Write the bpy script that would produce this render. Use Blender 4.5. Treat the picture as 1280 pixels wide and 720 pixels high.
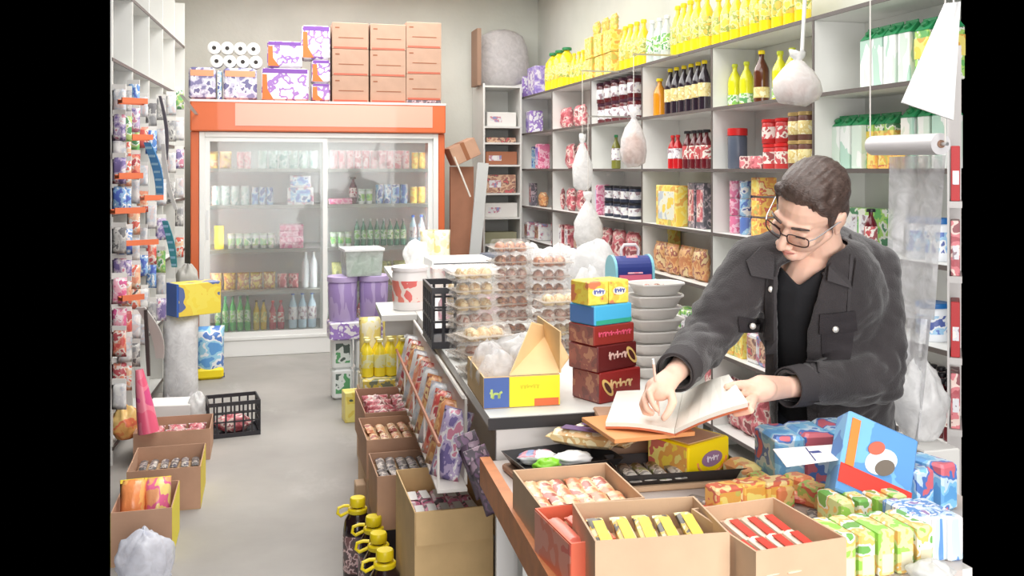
import bpy, bmesh, math, random
from mathutils import Vector, Matrix, Euler
import numpy as np
random.seed(7)
S = bpy.context.scene
for o in list(bpy.data.objects): bpy.data.objects.remove(o)
PI = math.pi
# ------------------------------------------------------------------ camera
FPX = 1200.0; CX = 669.0; CY = 211.0; EYE = 1.6
TH = math.atan((CX-330.0)/FPX)
FW = Vector((math.sin(TH), math.cos(TH), 0)); RT = Vector((math.cos(TH), -math.sin(TH), 0)); UP = Vector((0,0,1))
cam = bpy.data.cameras.new('camera'); camo = bpy.data.objects.new('camera', cam)
S.collection.objects.link(camo); S.camera = camo
cam.sensor_width = 36; cam.lens = FPX*36/1280; cam.clip_start = .05
cam.shift_x = -(CX-640)/1280; cam.shift_y = (CY-360)/1280
camo.location = (0,0,EYE); camo.rotation_euler = (PI/2, 0, -TH)
# ------------------------------------------------------------------ world, exposure
w = bpy.data.worlds.new('world'); S.world = w; w.use_nodes = True
w.node_tree.nodes['Background'].inputs[0].default_value = (0,0,0,1)
w.node_tree.nodes['Background'].inputs[1].default_value = 0
S.view_settings.view_transform = 'Standard'; S.view_settings.look = 'None'
S.view_settings.gamma = 1; S.view_settings.use_curve_mapping = False
S.view_settings.exposure = 0.0
S.cycles.max_bounces = 8; S.cycles.transparent_max_bounces = 16
def area(name, loc, rot, sx, sy, power, col=(1,1,1)):
    l = bpy.data.lights.new(name, 'AREA'); l.shape = 'RECTANGLE'; l.size = sx; l.size_y = sy; l.energy = power; l.color = col
    o = bpy.data.objects.new(name, l); S.collection.objects.link(o); o.location = loc; o.rotation_euler = rot; return o
# daylight through the open shop front behind the camera (the doorway is 3.2 m wide)
area('shopfront_daylight', (0.8,-1.2,1.5), (math.radians(87),0,0), 3.2, 2.6, 165, (1,.98,.96))
# even light from above, added just below the ceiling
CEIL = 3.42
for i, (lx, ly) in enumerate([(0.9,2.2),(0.9,5.0),(0.9,7.7)]):      # broad soft areas standing in for unseen ceiling tubes
    area('ceiling_soft_light', (lx,ly,CEIL-.06), (0,0,0), 2.4, 2.5, (62,96,104)[i], (1,.99,.97))
# ------------------------------------------------------------------ pixel helpers
def P(x, y, d):
    r = FW*d + RT*((x-CX)/FPX*d); return Vector((r.x, r.y, EYE-(y-CY)/FPX*d))
def onz(x, y, z): return P(x, y, FPX*(EYE-z)/(y-CY))
def onX(x, X):
    d = FW + RT*((x-CX)/FPX); return X*d.y/d.x
def onY(x, Y):
    d = FW + RT*((x-CX)/FPX); return Y*d.x/d.y, Y/d.y
# ------------------------------------------------------------------ materials
MC = {}
def mat(name, col, rough=.5, metal=0, bump=0, bscale=40, var=0, vscale=8, spec=.5, alpha=1, trans=0, coat=0, sheen=0, vcol=None):
    if name in MC: return MC[name]
    m = bpy.data.materials.new(name); m.use_nodes = True; nt = m.node_tree; N = nt.nodes; L = nt.links
    b = N['Principled BSDF']; b.inputs['Base Color'].default_value = (*col,1); b.inputs['Roughness'].default_value = rough
    b.inputs['Metallic'].default_value = metal; b.inputs['Specular IOR Level'].default_value = spec
    b.inputs['Alpha'].default_value = alpha; b.inputs['Transmission Weight'].default_value = trans; b.inputs['Coat Weight'].default_value = coat
    b.inputs['Sheen Weight'].default_value = sheen
    tc = N.new('ShaderNodeTexCoord')
    if var:
        n = N.new('ShaderNodeTexNoise'); n.inputs['Scale'].default_value = vscale; n.inputs['Detail'].default_value = 6
        r = N.new('ShaderNodeValToRGB'); c2 = vcol or [min(1,c*(1-var)) for c in col]
        r.color_ramp.elements[0].position = .35; r.color_ramp.elements[0].color = (*c2,1)
        r.color_ramp.elements[1].position = .65; r.color_ramp.elements[1].color = (*[min(1,c*(1+var*.3)) for c in col],1)
        L.new(tc.outputs['Object'], n.inputs['Vector']); L.new(n.outputs['Fac'], r.inputs['Fac']); L.new(r.outputs['Color'], b.inputs['Base Color'])
    if bump:
        n2 = N.new('ShaderNodeTexNoise'); n2.inputs['Scale'].default_value = bscale; n2.inputs['Detail'].default_value = 5
        bp = N.new('ShaderNodeBump'); bp.inputs['Strength'].default_value = bump; bp.inputs['Distance'].default_value = .01
        L.new(tc.outputs['Object'], n2.inputs['Vector']); L.new(n2.outputs['Fac'], bp.inputs['Height']); L.new(bp.outputs['Normal'], b.inputs['Normal'])
    MC[name] = m; return m
def pmat(name, cols, scale=18, rough=.35, stretch=(1,1,1), bump=0):
    if name in MC: return MC[name]
    cols = [tuple(c*.86+.085 for c in k) for k in cols]   # air haze put into the print colours: darks lifted, less saturated
    """printed packaging: flat patches of a few print colours, shifted per object"""
    if name in MC: return MC[name]
    m = bpy.data.materials.new(name); m.use_nodes = True; nt = m.node_tree; N = nt.nodes; L = nt.links
    b = N['Principled BSDF']; b.inputs['Roughness'].default_value = rough
    tc = N.new('ShaderNodeTexCoord'); oi = N.new('ShaderNodeObjectInfo'); mp = N.new('ShaderNodeMapping'); mp.inputs['Scale'].default_value = stretch
    ad = N.new('ShaderNodeVectorMath'); ad.operation = 'ADD'; ml = N.new('ShaderNodeMath'); ml.operation = 'MULTIPLY'; ml.inputs[1].default_value = 40
    L.new(oi.outputs['Random'], ml.inputs[0]); L.new(tc.outputs['Object'], ad.inputs[0]); L.new(ml.outputs[0], ad.inputs[1])
    L.new(ad.outputs[0], mp.inputs['Vector'])
    n = N.new('ShaderNodeTexNoise'); n.inputs['Scale'].default_value = scale; n.inputs['Detail'].default_value = 2.5
    L.new(mp.outputs[0], n.inputs['Vector'])
    r = N.new('ShaderNodeValToRGB'); r.color_ramp.interpolation = 'CONSTANT'
    k = len(cols); e = r.color_ramp.elements
    cuts = [0] + [.36+.28*(i+1)/(k)+(.02 if i else 0) for i in range(k-1)]
    e[0].position = 0; e[0].color = (*cols[0],1); e[1].position = cuts[1] if k > 1 else 1; e[1].color = (*cols[min(1,k-1)],1)
    for i in range(2, k):
        q = e.new(min(.99,cuts[i])); q.color = (*cols[i],1)
    L.new(n.outputs['Fac'], r.inputs['Fac']); L.new(r.outputs['Color'], b.inputs['Base Color'])
    if bump:
        n2 = N.new('ShaderNodeTexNoise'); n2.inputs['Scale'].default_value = 35
        bp = N.new('ShaderNodeBump'); bp.inputs['Strength'].default_value = bump; bp.inputs['Distance'].default_value = .01
        L.new(tc.outputs['Object'], n2.inputs['Vector']); L.new(n2.outputs['Fac'], bp.inputs['Height']); L.new(bp.outputs['Normal'], b.inputs['Normal'])
    MC[name] = m; return m
def film(name, col=(1,1,1), op=.5, rough=.25):
    """thin plastic film: part clear, part milky, glossy"""
    if name in MC: return MC[name]
    m = bpy.data.materials.new(name); m.use_nodes = True; nt = m.node_tree; N = nt.nodes; L = nt.links
    b = N['Principled BSDF']; b.inputs['Base Color'].default_value = (*col,1); b.inputs['Roughness'].default_value = rough
    tr = N.new('ShaderNodeBsdfTransparent'); tl = N.new('ShaderNodeBsdfTranslucent'); tl.inputs[0].default_value = (*col,1)
    m1 = N.new('ShaderNodeMixShader'); m1.inputs[0].default_value = .4; m2 = N.new('ShaderNodeMixShader')
    tc = N.new('ShaderNodeTexCoord'); n = N.new('ShaderNodeTexNoise'); n.inputs['Scale'].default_value = 16; n.inputs['Detail'].default_value = 4; n.inputs['Distortion'].default_value = 1.2
    mr = N.new('ShaderNodeMapRange'); mr.inputs[1].default_value = .3; mr.inputs[2].default_value = .7; mr.inputs[3].default_value = max(0,op-.2); mr.inputs[4].default_value = min(1,op+.2)
    bp = N.new('ShaderNodeBump'); bp.inputs['Strength'].default_value = .6; bp.inputs['Distance'].default_value = .01
    L.new(tc.outputs['Object'], n.inputs['Vector']); L.new(n.outputs['Fac'], mr.inputs[0]); L.new(n.outputs['Fac'], bp.inputs['Height']); L.new(bp.outputs['Normal'], b.inputs['Normal'])
    L.new(b.outputs[0], m1.inputs[1]); L.new(tl.outputs[0], m1.inputs[2])
    L.new(mr.outputs[0], m2.inputs[0]); L.new(tr.outputs[0], m2.inputs[1]); L.new(m1.outputs[0], m2.inputs[2])
    L.new(m2.outputs[0], N['Material Output'].inputs['Surface']); MC[name] = m; return m
def pane(name, col=(1,1,1), fog=0, const=None):
    if name in MC: return MC[name]
    m = bpy.data.materials.new(name); m.use_nodes = True; nt = m.node_tree; N = nt.nodes; L = nt.links
    N.remove(N['Principled BSDF'])
    tr = N.new('ShaderNodeBsdfTransparent'); tr.inputs[0].default_value = (*col,1); g = N.new('ShaderNodeBsdfGlossy'); g.inputs['Roughness'].default_value = .03
    fr = N.new('ShaderNodeFresnel'); fr.inputs[0].default_value = 1.45; mx = N.new('ShaderNodeMixShader')
    L.new(fr.outputs[0], mx.inputs[0]) if const is None else setattr(mx.inputs[0],'default_value',const); L.new(tr.outputs[0], mx.inputs[1]); L.new(g.outputs[0], mx.inputs[2]); df = N.new('ShaderNodeBsdfTranslucent'); df.inputs[0].default_value = (.95,.97,.97,1); d2 = N.new('ShaderNodeBsdfDiffuse'); d2.inputs[0].default_value = (.95,.97,.97,1)
    m0 = N.new('ShaderNodeMixShader'); m0.inputs[0].default_value = .5; L.new(df.outputs[0], m0.inputs[1]); L.new(d2.outputs[0], m0.inputs[2])
    m1 = N.new('ShaderNodeMixShader'); m1.inputs[0].default_value = fog; L.new(mx.outputs[0], m1.inputs[1]); L.new(m0.outputs[0], m1.inputs[2])   # condensation on cold glass
    L.new(m1.outputs[0], N['Material Output'].inputs['Surface'])
    MC[name] = m; return m
def sr(r,g,b):  # srgb 0-255 -> linear
    f = lambda c: (c/255/12.92) if c/255 <= .04045 else ((c/255+.055)/1.055)**2.4
    return (f(r),f(g),f(b))
def fl(name, r, g, b, rough=.45, **k): return mat(name, sr(r,g,b), rough, **k)
# ------------------------------------------------------------------ mesh builder
class MB:
    def __init__(s): s.v = []; s.f = []; s.m = []
    def add(s, vs, fs, m=0, M=None):
        b = len(s.v); s.v += [tuple(M @ Vector(v)) if M is not None else tuple(v) for v in vs]
        s.f += [tuple(i+b for i in f) for f in fs]; s.m += [m]*len(fs); return s
    def box(s, x0, x1, y0, y1, z0, z1, m=0, M=None):
        return s.add([(x0,y0,z0),(x1,y0,z0),(x1,y1,z0),(x0,y1,z0),(x0,y0,z1),(x1,y0,z1),(x1,y1,z1),(x0,y1,z1)],
            [(0,3,2,1),(4,5,6,7),(0,1,5,4),(1,2,6,5),(2,3,7,6),(3,0,4,7)], m, M)
    def cb(s, w, d, h, z=0, c=.004, m=0, M=None):
        """box w x d x h on the ground with chamfered edges"""
        vs = []; 
        for zz, i in ((z,c),(z+c,0),(z+h-c,0),(z+h,c)):
            a = w/2-i; b = d/2-i; k = c*.8
            vs += [(-a+k,-b,zz),(a-k,-b,zz),(a,-b+k,zz),(a,b-k,zz),(a-k,b,zz),(-a+k,b,zz),(-a,b-k,zz),(-a,-b+k,zz)]
        fs = [tuple(range(7,-1,-1)), tuple(range(24,32))]
        for l in range(3):
            for i in range(8): j = (i+1)%8; fs.append((l*8+i,l*8+j,l*8+8+j,l*8+8+i))
        return s.add(vs, fs, m, M)
    def lathe(s, prof, n=14, c=(0,0,0), m=0, M=None, ms=None, sq=0, ex=1):
        vs = []; fs = []; mm = []
        for (r, z) in prof:
            for i in range(n):
                a = 2*PI*i/n; ca, sa = math.cos(a), math.sin(a)
                if sq: k = 1/max(abs(ca),abs(sa)); q = 1+(k-1)*sq; ca *= q; sa *= q
                vs.append((c[0]+r*ca, c[1]+r*sa*ex, c[2]+z))
        for l in range(len(prof)-1):
            for i in range(n): j = (i+1)%n; fs.append((l*n+i,l*n+j,l*n+n+j,l*n+n+i)); mm.append(ms[l] if ms else m)
        fs.append(tuple(range(n-1,-1,-1))); mm.append(ms[0] if ms else m)
        fs.append(tuple(range((len(prof)-1)*n, len(prof)*n))); mm.append(ms[-1] if ms else m)
        b = len(s.f); s.add(vs, fs, m, M); s.m[b:] = mm; return s
    def tube(s, pts, r, n=8, m=0, closed=False, flat=1):
        pts = [Vector(p) for p in pts]; K = len(pts); vs = []; fs = []
        rr = r if isinstance(r,(list,tuple)) else [r]*K; up = Vector((0,0,1)); prev = None
        for i, p in enumerate(pts):
            if closed: t = pts[(i+1)%K]-pts[i-1]
            else: t = pts[min(i+1,K-1)]-pts[max(i-1,0)]
            t.normalize()
            if prev is None: a = t.cross(up); a = a if a.length > .05 else t.cross(Vector((1,0,0)))
            else: a = prev-t*prev.dot(t)
            a.normalize(); prev = a; b = t.cross(a)
            for k in range(n): q = 2*PI*k/n; vs.append(p+a*math.cos(q)*rr[i]+b*math.sin(q)*rr[i]*flat)
        for i in range(K if closed else K-1):
            for k in range(n): j = (k+1)%n; i2 = (i+1)%K; fs.append((i*n+k,i*n+j,i2*n+j,i2*n+k))
        if not closed: fs.append(tuple(range(n-1,-1,-1))); fs.append(tuple(range((K-1)*n,K*n)))
        return s.add(vs, fs, m)
    def pillow(s, w, h, t, nx=8, nz=10, m=0, crimp=.012, rnd=.1, seed=1, M=None, z0=0):
        """sealed bag standing in XZ, t thick in Y, flat crimped top and bottom seams"""
        R = random.Random(seed); vs = []; idx = {}
        for side in (0,1):
            for j in range(nz+1):
                for i in range(nx+1):
                    u = i/nx*2-1; v = j/nz*2-1
                    e = max(0,(1-u*u))**.5*max(0,1-v**4)**.7
                    ed = i in (0,nx) or j in (0,nz)
                    if ed and side: idx[(1,i,j)] = idx[(0,i,j)]; continue
                    y = (0 if ed else t/2*e*(1+R.uniform(-rnd,rnd)*2))*(1 if side else -1)
                    ww = w/2*(1-.06*(1-v*v))
                    idx[(side,i,j)] = len(vs); vs.append((u*ww, y, z0+h*(v+1)/2+ (R.uniform(-.006,.006) if not ed else 0)))
        fs = []
        for side in (0,1):
            for j in range(nz):
                for i in range(nx):
                    q = [idx[(side,i,j)],idx[(side,i+1,j)],idx[(side,i+1,j+1)],idx[(side,i,j+1)]]
                    if side: q.reverse()
                    fs.append(tuple(q))
        return s.add(vs, fs, m, M)
    def build(s, name, mats, parent=None, smooth=False, bev=0, loc=None, rz=0, link=True):
        me = bpy.data.meshes.new(name); me.from_pydata(s.v, [], s.f)
        for x in (mats if isinstance(mats,(list,tuple)) else [mats]): me.materials.append(x)
        if any(s.m): me.polygons.foreach_set('material_index', s.m)
        me.polygons.foreach_set('use_smooth', [bool(smooth)]*len(s.f)); me.update()
        if smooth and smooth != 'all':
            try: me.set_sharp_from_angle(angle=math.radians(42))
            except Exception: pass
        o = bpy.data.objects.new(name, me); S.collection.objects.link(o)
        if parent: o.parent = parent
        if loc is not None: o.location = loc
        if rz: o.rotation_euler = (0,0,rz)
        if bev:
            b = o.modifiers.new('bevel','BEVEL'); b.width = bev; b.segments = 2; b.limit_method = 'ANGLE'
        return o
# ------------------------------------------------------------------ things
LABELS = {}
def tag(o, label, cat, group=None):
    o['label'] = label; o['category'] = cat
    if group: o['group'] = group
    LABELS.setdefault(label, []).append(o.name); return o
def thing(name, label, cat, loc=(0,0,0), rz=0, group=None, rot=None):
    o = bpy.data.objects.new(name, None); S.collection.objects.link(o); o.empty_display_size = .05
    o.location = loc; o.rotation_euler = rot if rot is not None else (0,0,rz)
    return tag(o, label, cat, group)
def kids(o): return [c for c in bpy.data.objects if c.parent is o]
KID = {}
def proto(o, depth=0):
    """remember a prototype's children so that copying is quick"""
    KID[o.name] = [(c, [g for g in kids(c)]) for c in kids(o)]; return o
USED = set()
def put(pr, loc, rz=0, label='', group=None, sc=None, rot=None, cat=None):
    """first use moves the prototype itself, later ones are copies with copies of the parts"""
    if pr.name not in KID: proto(pr)
    if pr.name not in USED: USED.add(pr.name); r = pr; LABELS.pop(pr.get('label'), None)
    else:
        r = pr.copy(); S.collection.objects.link(r)
        for c, gs in KID[pr.name]:
            q = c.copy(); S.collection.objects.link(q); q.parent = r
            for g in gs: h = g.copy(); S.collection.objects.link(h); h.parent = q
    r.location = loc; r.rotation_euler = rot if rot is not None else (0,0,rz)
    if sc is not None: r.scale = (sc,)*3 if isinstance(sc,(int,float)) else sc
    else: r.scale = (1,1,1)
    tag(r, label, cat or pr['category'], group)
    return r
def cutaway(o, px, keep_right):
    """end a long run of building fabric where the modelled part of the shop ends"""
    d = FW+RT*((px-CX)/FPX); n = Vector((d.y,-d.x,0)); n = n if keep_right else -n
    o.data = o.data.copy(); bm = bmesh.new(); bm.from_mesh(o.data); M = o.matrix_world if False else world_of(o); I = M.inverted()
    co = I @ Vector((0,0,1)); no = (I.to_3x3() @ n)
    r = bmesh.ops.bisect_plane(bm, geom=bm.verts[:]+bm.edges[:]+bm.faces[:], plane_co=co, plane_no=no, clear_inner=True)
    ed = [e for e in r['geom_cut'] if isinstance(e, bmesh.types.BMEdge)]
    if ed: bmesh.ops.holes_fill(bm, edges=ed)
    bm.to_mesh(o.data); k = len(bm.verts); bm.free()
    if not k: bpy.data.objects.remove(o)
def world_of(o):
    M = Matrix.LocRotScale(o.location, o.rotation_euler, o.scale); return world_of(o.parent) @ M if o.parent else M
def struct(o): o['kind'] = 'structure'; return o
ORD = ['','first','second','third','fourth','fifth','sixth','seventh','eighth','ninth','tenth','eleventh','twelfth','thirteenth','fourteenth','fifteenth','sixteenth','seventeenth','eighteenth','nineteenth','twentieth']
def ordn(i, n, side='left'):
    if n == 1: return 'only'
    other = 'right' if side == 'left' else 'left'
    if i == 0: return side+'most'
    if i == n-1: return other+'most'
    return ORD[i+1]+' from '+side
TXT = {}
def text(s, size, m, parent, loc, rot, name='logo_print', sx=1, bold=0):
    """unreadable flat logo print: a joined script-like ribbon with a few upright strokes"""
    k = (s, size, m.name)
    if k not in TXT:
        R = random.Random(len(s)*7+ord(s[0])); n = len(s); W = n*size*.5; q = MB(); K = n*6; t = size*.09; pts = []
        for i in range(K+1):
            f = i/K; pts.append((-W/2+W*f+size*.12*math.sin(f*n*2*PI), size*(.22+.08*math.sin(f*9))*math.cos(f*n*2*PI)))
        for i in range(K):
            (x0,y0),(x1,y1) = pts[i],pts[i+1]; dx,dy = x1-x0,y1-y0; L_ = math.hypot(dx,dy) or 1; nx,ny = -dy/L_*t,dx/L_*t
            q.add([(x0+nx,y0+ny,0),(x0-nx,y0-ny,0),(x1-nx,y1-ny,0),(x1+nx,y1+ny,0)],[(0,1,2,3)])
        for i in range(0,n,2):
            x = -W/2+W*(i+.3)/n; hh = size*R.uniform(.3,.5); q.box(x-t,x+t,-size*.2,hh,-.0003,.0003)
        me = bpy.data.meshes.new('logo_print'); me.from_pydata(q.v,[],q.f); me.materials.append(m); TXT[k] = me
    o = bpy.data.objects.new(name, TXT[k]); S.collection.objects.link(o); o.parent = parent; o.location = loc; o.rotation_euler = rot; return o
# ------------------------------------------------------------------ common materials
WHITE = fl('white_board',226,226,222,.5,var=.06,vscale=3)
WALLW = fl('wall_paint',212,214,205,.8,bump=.15,bscale=30,var=.10,vscale=1.5)
DARKEDGE = fl('dark_edge_strip',92,84,80,.5)
CARD = fl('cardboard',194,154,128,.8,bump=.05,bscale=60,var=.08,vscale=9)
CARD2 = fl('cardboard_light',214,182,150,.8,bump=.05,bscale=60,var=.08,vscale=9)
CARD3 = fl('cardboard_tan',228,194,142,.8,bump=.05,bscale=60,var=.08,vscale=9)
CARDIN = fl('cardboard_inside',190,155,118,.85,var=.08,vscale=9)
BLACKP = fl('black_plastic',38,38,42,.4)
TXTW = fl('print_white',240,238,235,.5); TXTK = fl('print_black',30,28,30,.5); TXTR = fl('print_red',190,40,40,.5); TXTBR = fl('print_brown',140,84,56,.6)
# ------------------------------------------------------------------ structure
XS = 2.492; SD = .285                      # right shelf front plane and depth
BY = [2.93+1.065*i for i in range(7)]      # divider positions along the right wall
LZ = [2.316,1.953,1.60,1.233,.91,.55,.12]  # shelf heights
YB = 9.72                                  # back wall
LW0 = P(138,211,5.14); LW1 = P(230,211,8.0)  # left shelf front line, near and far end
ld = (LW1-LW0); ld.z = 0; LLEN = ld.length; ld.normalize(); LANG = math.atan2(-ld.x, ld.y)   # rotation of the left / counter direction
ln = Vector((-ld.y, ld.x, 0))               # points away from the aisle (to the left)
def floor_mat():
    m = fl('concrete_floor',164,160,155,.55,bump=.12,bscale=14,var=.2,vscale=1.3); nt = m.node_tree; N = nt.nodes; L = nt.links; b = N['Principled BSDF']
    n = N.new('ShaderNodeTexNoise'); n.inputs['Scale'].default_value = 2.2; n.inputs['Detail'].default_value = 8; n.inputs['Distortion'].default_value = .6
    mr = N.new('ShaderNodeMapRange'); mr.inputs[1].default_value = .45; mr.inputs[2].default_value = .62; mr.inputs[3].default_value = .62; mr.inputs[4].default_value = .3
    L.new(n.outputs['Fac'], mr.inputs[0]); L.new(mr.outputs[0], b.inputs['Roughness'])
    # pale scuffs
    n3 = N.new('ShaderNodeTexNoise'); n3.inputs['Scale'].default_value = 5; n3.inputs['Detail'].default_value = 10; n3.inputs['Roughness'].default_value = .7
    r3 = N.new('ShaderNodeMapRange'); r3.inputs[1].default_value = .58; r3.inputs[2].default_value = .72; r3.inputs[3].default_value = 0; r3.inputs[4].default_value = .5
    mx = N.new('ShaderNodeMix'); mx.data_type = 'RGBA'; mx.inputs[7].default_value = (*sr(196,194,190),1)
    src = b.inputs['Base Color'].links[0].from_socket
    L.new(n3.outputs['Fac'], r3.inputs[0]); L.new(r3.outputs[0], mx.inputs[0]); L.new(src, mx.inputs[6]); L.new(mx.outputs[2], b.inputs['Base Color']); return m
FLOOR = floor_mat()
e0 = P(138,211,2.0); wl = LW0+ln*.42; wf = LW1+ln*.42+ld*2.2
er = P(1201,211,1.6); wx = P(138,211,7.2)
pts = [(e0.x,e0.y),(wx.x,wx.y),(wf.x,YB+.1),(XS+SD+.1,YB+.1),(XS+SD+.1,onX(1201,XS+SD+.1)),(er.x,er.y)]
mb = MB(); n = len(pts); mb.add([(x,y,-.06) for x,y in pts]+[(x,y,0) for x,y in pts], [tuple(range(n,2*n)) if False else tuple(range(2*n-1,n-1,-1)), tuple(range(n))]+[(i,(i+1)%n,(i+1)%n+n,i+n) for i in range(n)])
fo = struct(mb.build('floor', FLOOR))
bm = bmesh.new(); bm.from_mesh(fo.data); bmesh.ops.recalc_face_normals(bm, faces=bm.faces); bm.to_mesh(fo.data); bm.free()
struct(MB().box(wf.x-.1,XS+SD+.12,YB,YB+.1,0,CEIL).build('wall_back', WALLW))
cutaway(struct(MB().box(XS+SD,XS+SD+.1,onX(1201,XS+SD)-.1,YB,0,CEIL).build('wall_right', WALLW)),1201,False)
def sideline(px, off):
    """where the ray of picture column px meets the line at local x=off of the left wall frame: local y and depth"""
    I = Ml.inverted(); c = I @ Vector((0,0,0)); r = I.to_3x3() @ (FW+RT*((px-CX)/FPX)); t = (off-c.x)/r.x; return c.y+r.y*t, t
Ml = Matrix.Translation((LW0.x,LW0.y,0)) @ Matrix.Rotation(LANG,4,'Z')   # local: x across (aisle side +), y along the wall
cutaway(struct(MB().box(-.42,-.34,sideline(138,-.34)[0]-.2,LLEN+2.2,0,CEIL,M=Ml).build('wall_left', WALLW)),138,True)
struct(MB().box(wf.x-.1,XS+SD+.1,-1.2,YB+.1,CEIL,CEIL+.08).build('ceiling', fl('ceiling_paint',225,222,216,.9)))
# ------------------------------------------------------------------ right wall shelving
def shelf_unit(name, label, y0, ys, x0, depth, levels, loc=(0,0,0), rz=0, side=1, top=None, edge=.014, group=None, bottom=0, back=True):
    """bays along local y; the open front is at local x=0 and the body goes to side*depth"""
    t = thing(name, label, 'shelves', loc, rz, group)
    a, b = (0, depth) if side > 0 else (-depth, 0); top = top or levels[0]
    for i, y in enumerate(ys):
        p = MB().box(a, b, y-.009, y+.009, bottom, top-.02).build('divider', WHITE, t)
        e = (-.004, 0) if side > 0 else (0, .004)
        MB().box(e[0], e[1], y-.008, y+.008, bottom, top-.02).build('edge_strip', DARKEDGE if side > 0 else WHITE, p)
    for i in range(len(ys)-1):
        for z in levels:
            p = MB().box(a, b, ys[i]+.0095, ys[i+1]-.0095, z-.018, z).build('shelf_board', WHITE, t) if z != top else MB().box(a, b, ys[i]-.009, ys[i+1]-.0095+(.0185 if i == len(ys)-2 else 0), z-.019, z).build('shelf_board', WHITE, t)
            e = (-.006, -.0005) if side > 0 else (.0005, .006)
            MB().box(e[0], e[1], ys[i]-.008, ys[i+1]-.0095, z-.019, z).build('edge_strip', DARKEDGE, p)
        if back: MB().box(b-.008 if side > 0 else a, b if side > 0 else a+.008, ys[i]+.0095, ys[i+1]-.0095, bottom, top-.02).build('back_panel', WHITE, t)
    return t
ws = shelf_unit('wall_shelving', 'long white open shelving with dark edges along the right wall', 0, BY, 0, SD-.006, LZ, loc=(XS,0,0))
for c in kids(ws):
    if c.location.y == 0 and min(v.co.y for v in c.data.vertices) < BY[1]-.3:
        for g in kids(c): cutaway(g, 1201, False)
        cutaway(c, 1201, False)
# ------------------------------------------------------------------ product prototypes (front faces local -y)
def k2(a): return a if isinstance(a, tuple) else (a,)
def bottle(name, cat, h, r, body, cap, lab=None, neck=.33, lab_z=(.25,.6), capr=.42, n=12, shoulder=.72, capcol=None, waist=0, fill=None):
    t = thing(name, 'proto '+name+str(len(LABELS)), cat); nr = r*neck
    pr = [(r*.85,0),(r,h*.02),(r,h*.2),(r*(1-waist),h*.4),(r,h*.58),(r*.9,h*(shoulder-.06)),(r*.6,h*(shoulder+.04)),(nr,h*(shoulder+.12)),(nr,h*.93)]
    MB().lathe(pr, n).build('body', body, t, smooth=True)
    MB().lathe([(r*capr,h*.925),(r*capr*1.05,h*.94),(r*capr,h*.99),(r*capr*.8,h)], n).build('cap', cap, t, smooth=True)
    if lab:
        q = MB(); q.lathe([(r*1.02,h*lab_z[0]),(r*1.025,h*lab_z[0]+.001),(r*1.025,h*lab_z[1]-.001),(r*1.02,h*lab_z[1])], n); q.build('label', lab, t, smooth=True)
    return t
def jar(name, cat, h, r, body, lid, lab=None, n=14, cone=0, lid_h=.13, handle=None):
    t = thing(name, 'proto '+name+str(len(LABELS)), cat)
    MB().lathe([(r*(.94-cone),0),(r*(1-cone),h*.03),(r*(1-cone*.1),h*(1-lid_h-.05)),(r*.93,h*(1-lid_h))], n).build('body', body, t, smooth=True)
    MB().lathe([(r*1.03,h*(1-lid_h)),(r*1.04,h*(1-lid_h)+.003),(r*1.04,h*.985),(r*.98,h),(r*.9,h*.994)], n).build('lid', lid, t, smooth=True)
    if lab: MB().lathe([(r*(1.015-cone*.75),h*.2),(r*(1.02-cone*.75),h*.202),(r*(1.02-cone*.3),h*.68),(r*(1.015-cone*.3),h*.682)], n).build('label', lab, t, smooth=True)
    if handle: MB().tube([(r*1.03*math.cos(a),-r*.2-.02*math.sin(a),h*.8-h*.35*math.sin(a)) for a in [PI*i/8 for i in range(9)]], .003, 6).build('handle', handle, t, smooth=True)
    return t
def can(name, h, r, body, metal, cat='can', n=14):
    t = thing(name, 'proto '+name+str(len(LABELS)), cat)
    MB().lathe([(r*.85,0),(r,.008),(r,h-.008),(r*.97,h-.003)], n).build('body', body, t, smooth=True)
    MB().lathe([(r*.9,h-.003),(r*.9,h),(r*.82,h),(r*.8,h-.002)], n).build('lid', metal, t, smooth=True)
    return t
def milk(name, w, d, h, body, top, capm, cat='carton', band=None, gable=.2):
    t = thing(name, 'proto '+name+str(len(LABELS)), cat); zt = h*(1-gable)
    b = MB().cb(w,d,zt,c=.003); b.build('body', body, t)
    g = MB(); g.add([(-w/2,-d/2,zt),(w/2,-d/2,zt),(w/2,d/2,zt),(-w/2,d/2,zt),(-w/2,-.003,h*.96),(w/2,-.003,h*.96),(w/2,.003,h*.96),(-w/2,.003,h*.96),(-w/2,-.003,h),(w/2,-.003,h),(w/2,.003,h),(-w/2,.003,h)],
        [(0,1,5,4),(2,3,7,6),(1,2,6,5),(3,0,4,7),(4,5,9,8),(6,7,11,10),(5,6,10,9),(7,4,8,11),(8,9,10,11)]); g.build('gable_top', top, t)
    if capm:
        M = Matrix.Translation((0,-d*.22,zt+h*gable*.42)) @ Matrix.Rotation(math.radians(40),4,'X')
        MB().lathe([(.015,-.005),(.016,0),(.016,.014),(.013,.017)],12,M=M).build('cap', capm, t, smooth=True)
    if band: MB().box(-w/2-.001,w/2+.001,-d/2-.001,d/2+.001,zt*.45,zt*.85).build('print_band', band, t)
    return t
def pack(name, w, d, h, body, panel=None, cat='box', side=None, band=None, c=.004, win=(.12,.88,.15,.85), lab=None):
    """a filled cardboard or film pack with a printed panel on the front and the top band"""
    t = thing(name, 'proto '+name+str(len(LABELS)), cat); MB().cb(w,d,h,c=c).build('body', body, t)
    if panel: MB().box(w*(win[0]-.5),w*(win[1]-.5),-d/2-.0012,-d/2+.001,h*win[2],h*win[3]).build('front_print', panel, t)
    if band: MB().box(-w/2-.001,w/2+.001,-d/2-.001,d/2+.001,h*.8,h*.94).build('print_band', band, t)
    return t
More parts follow.
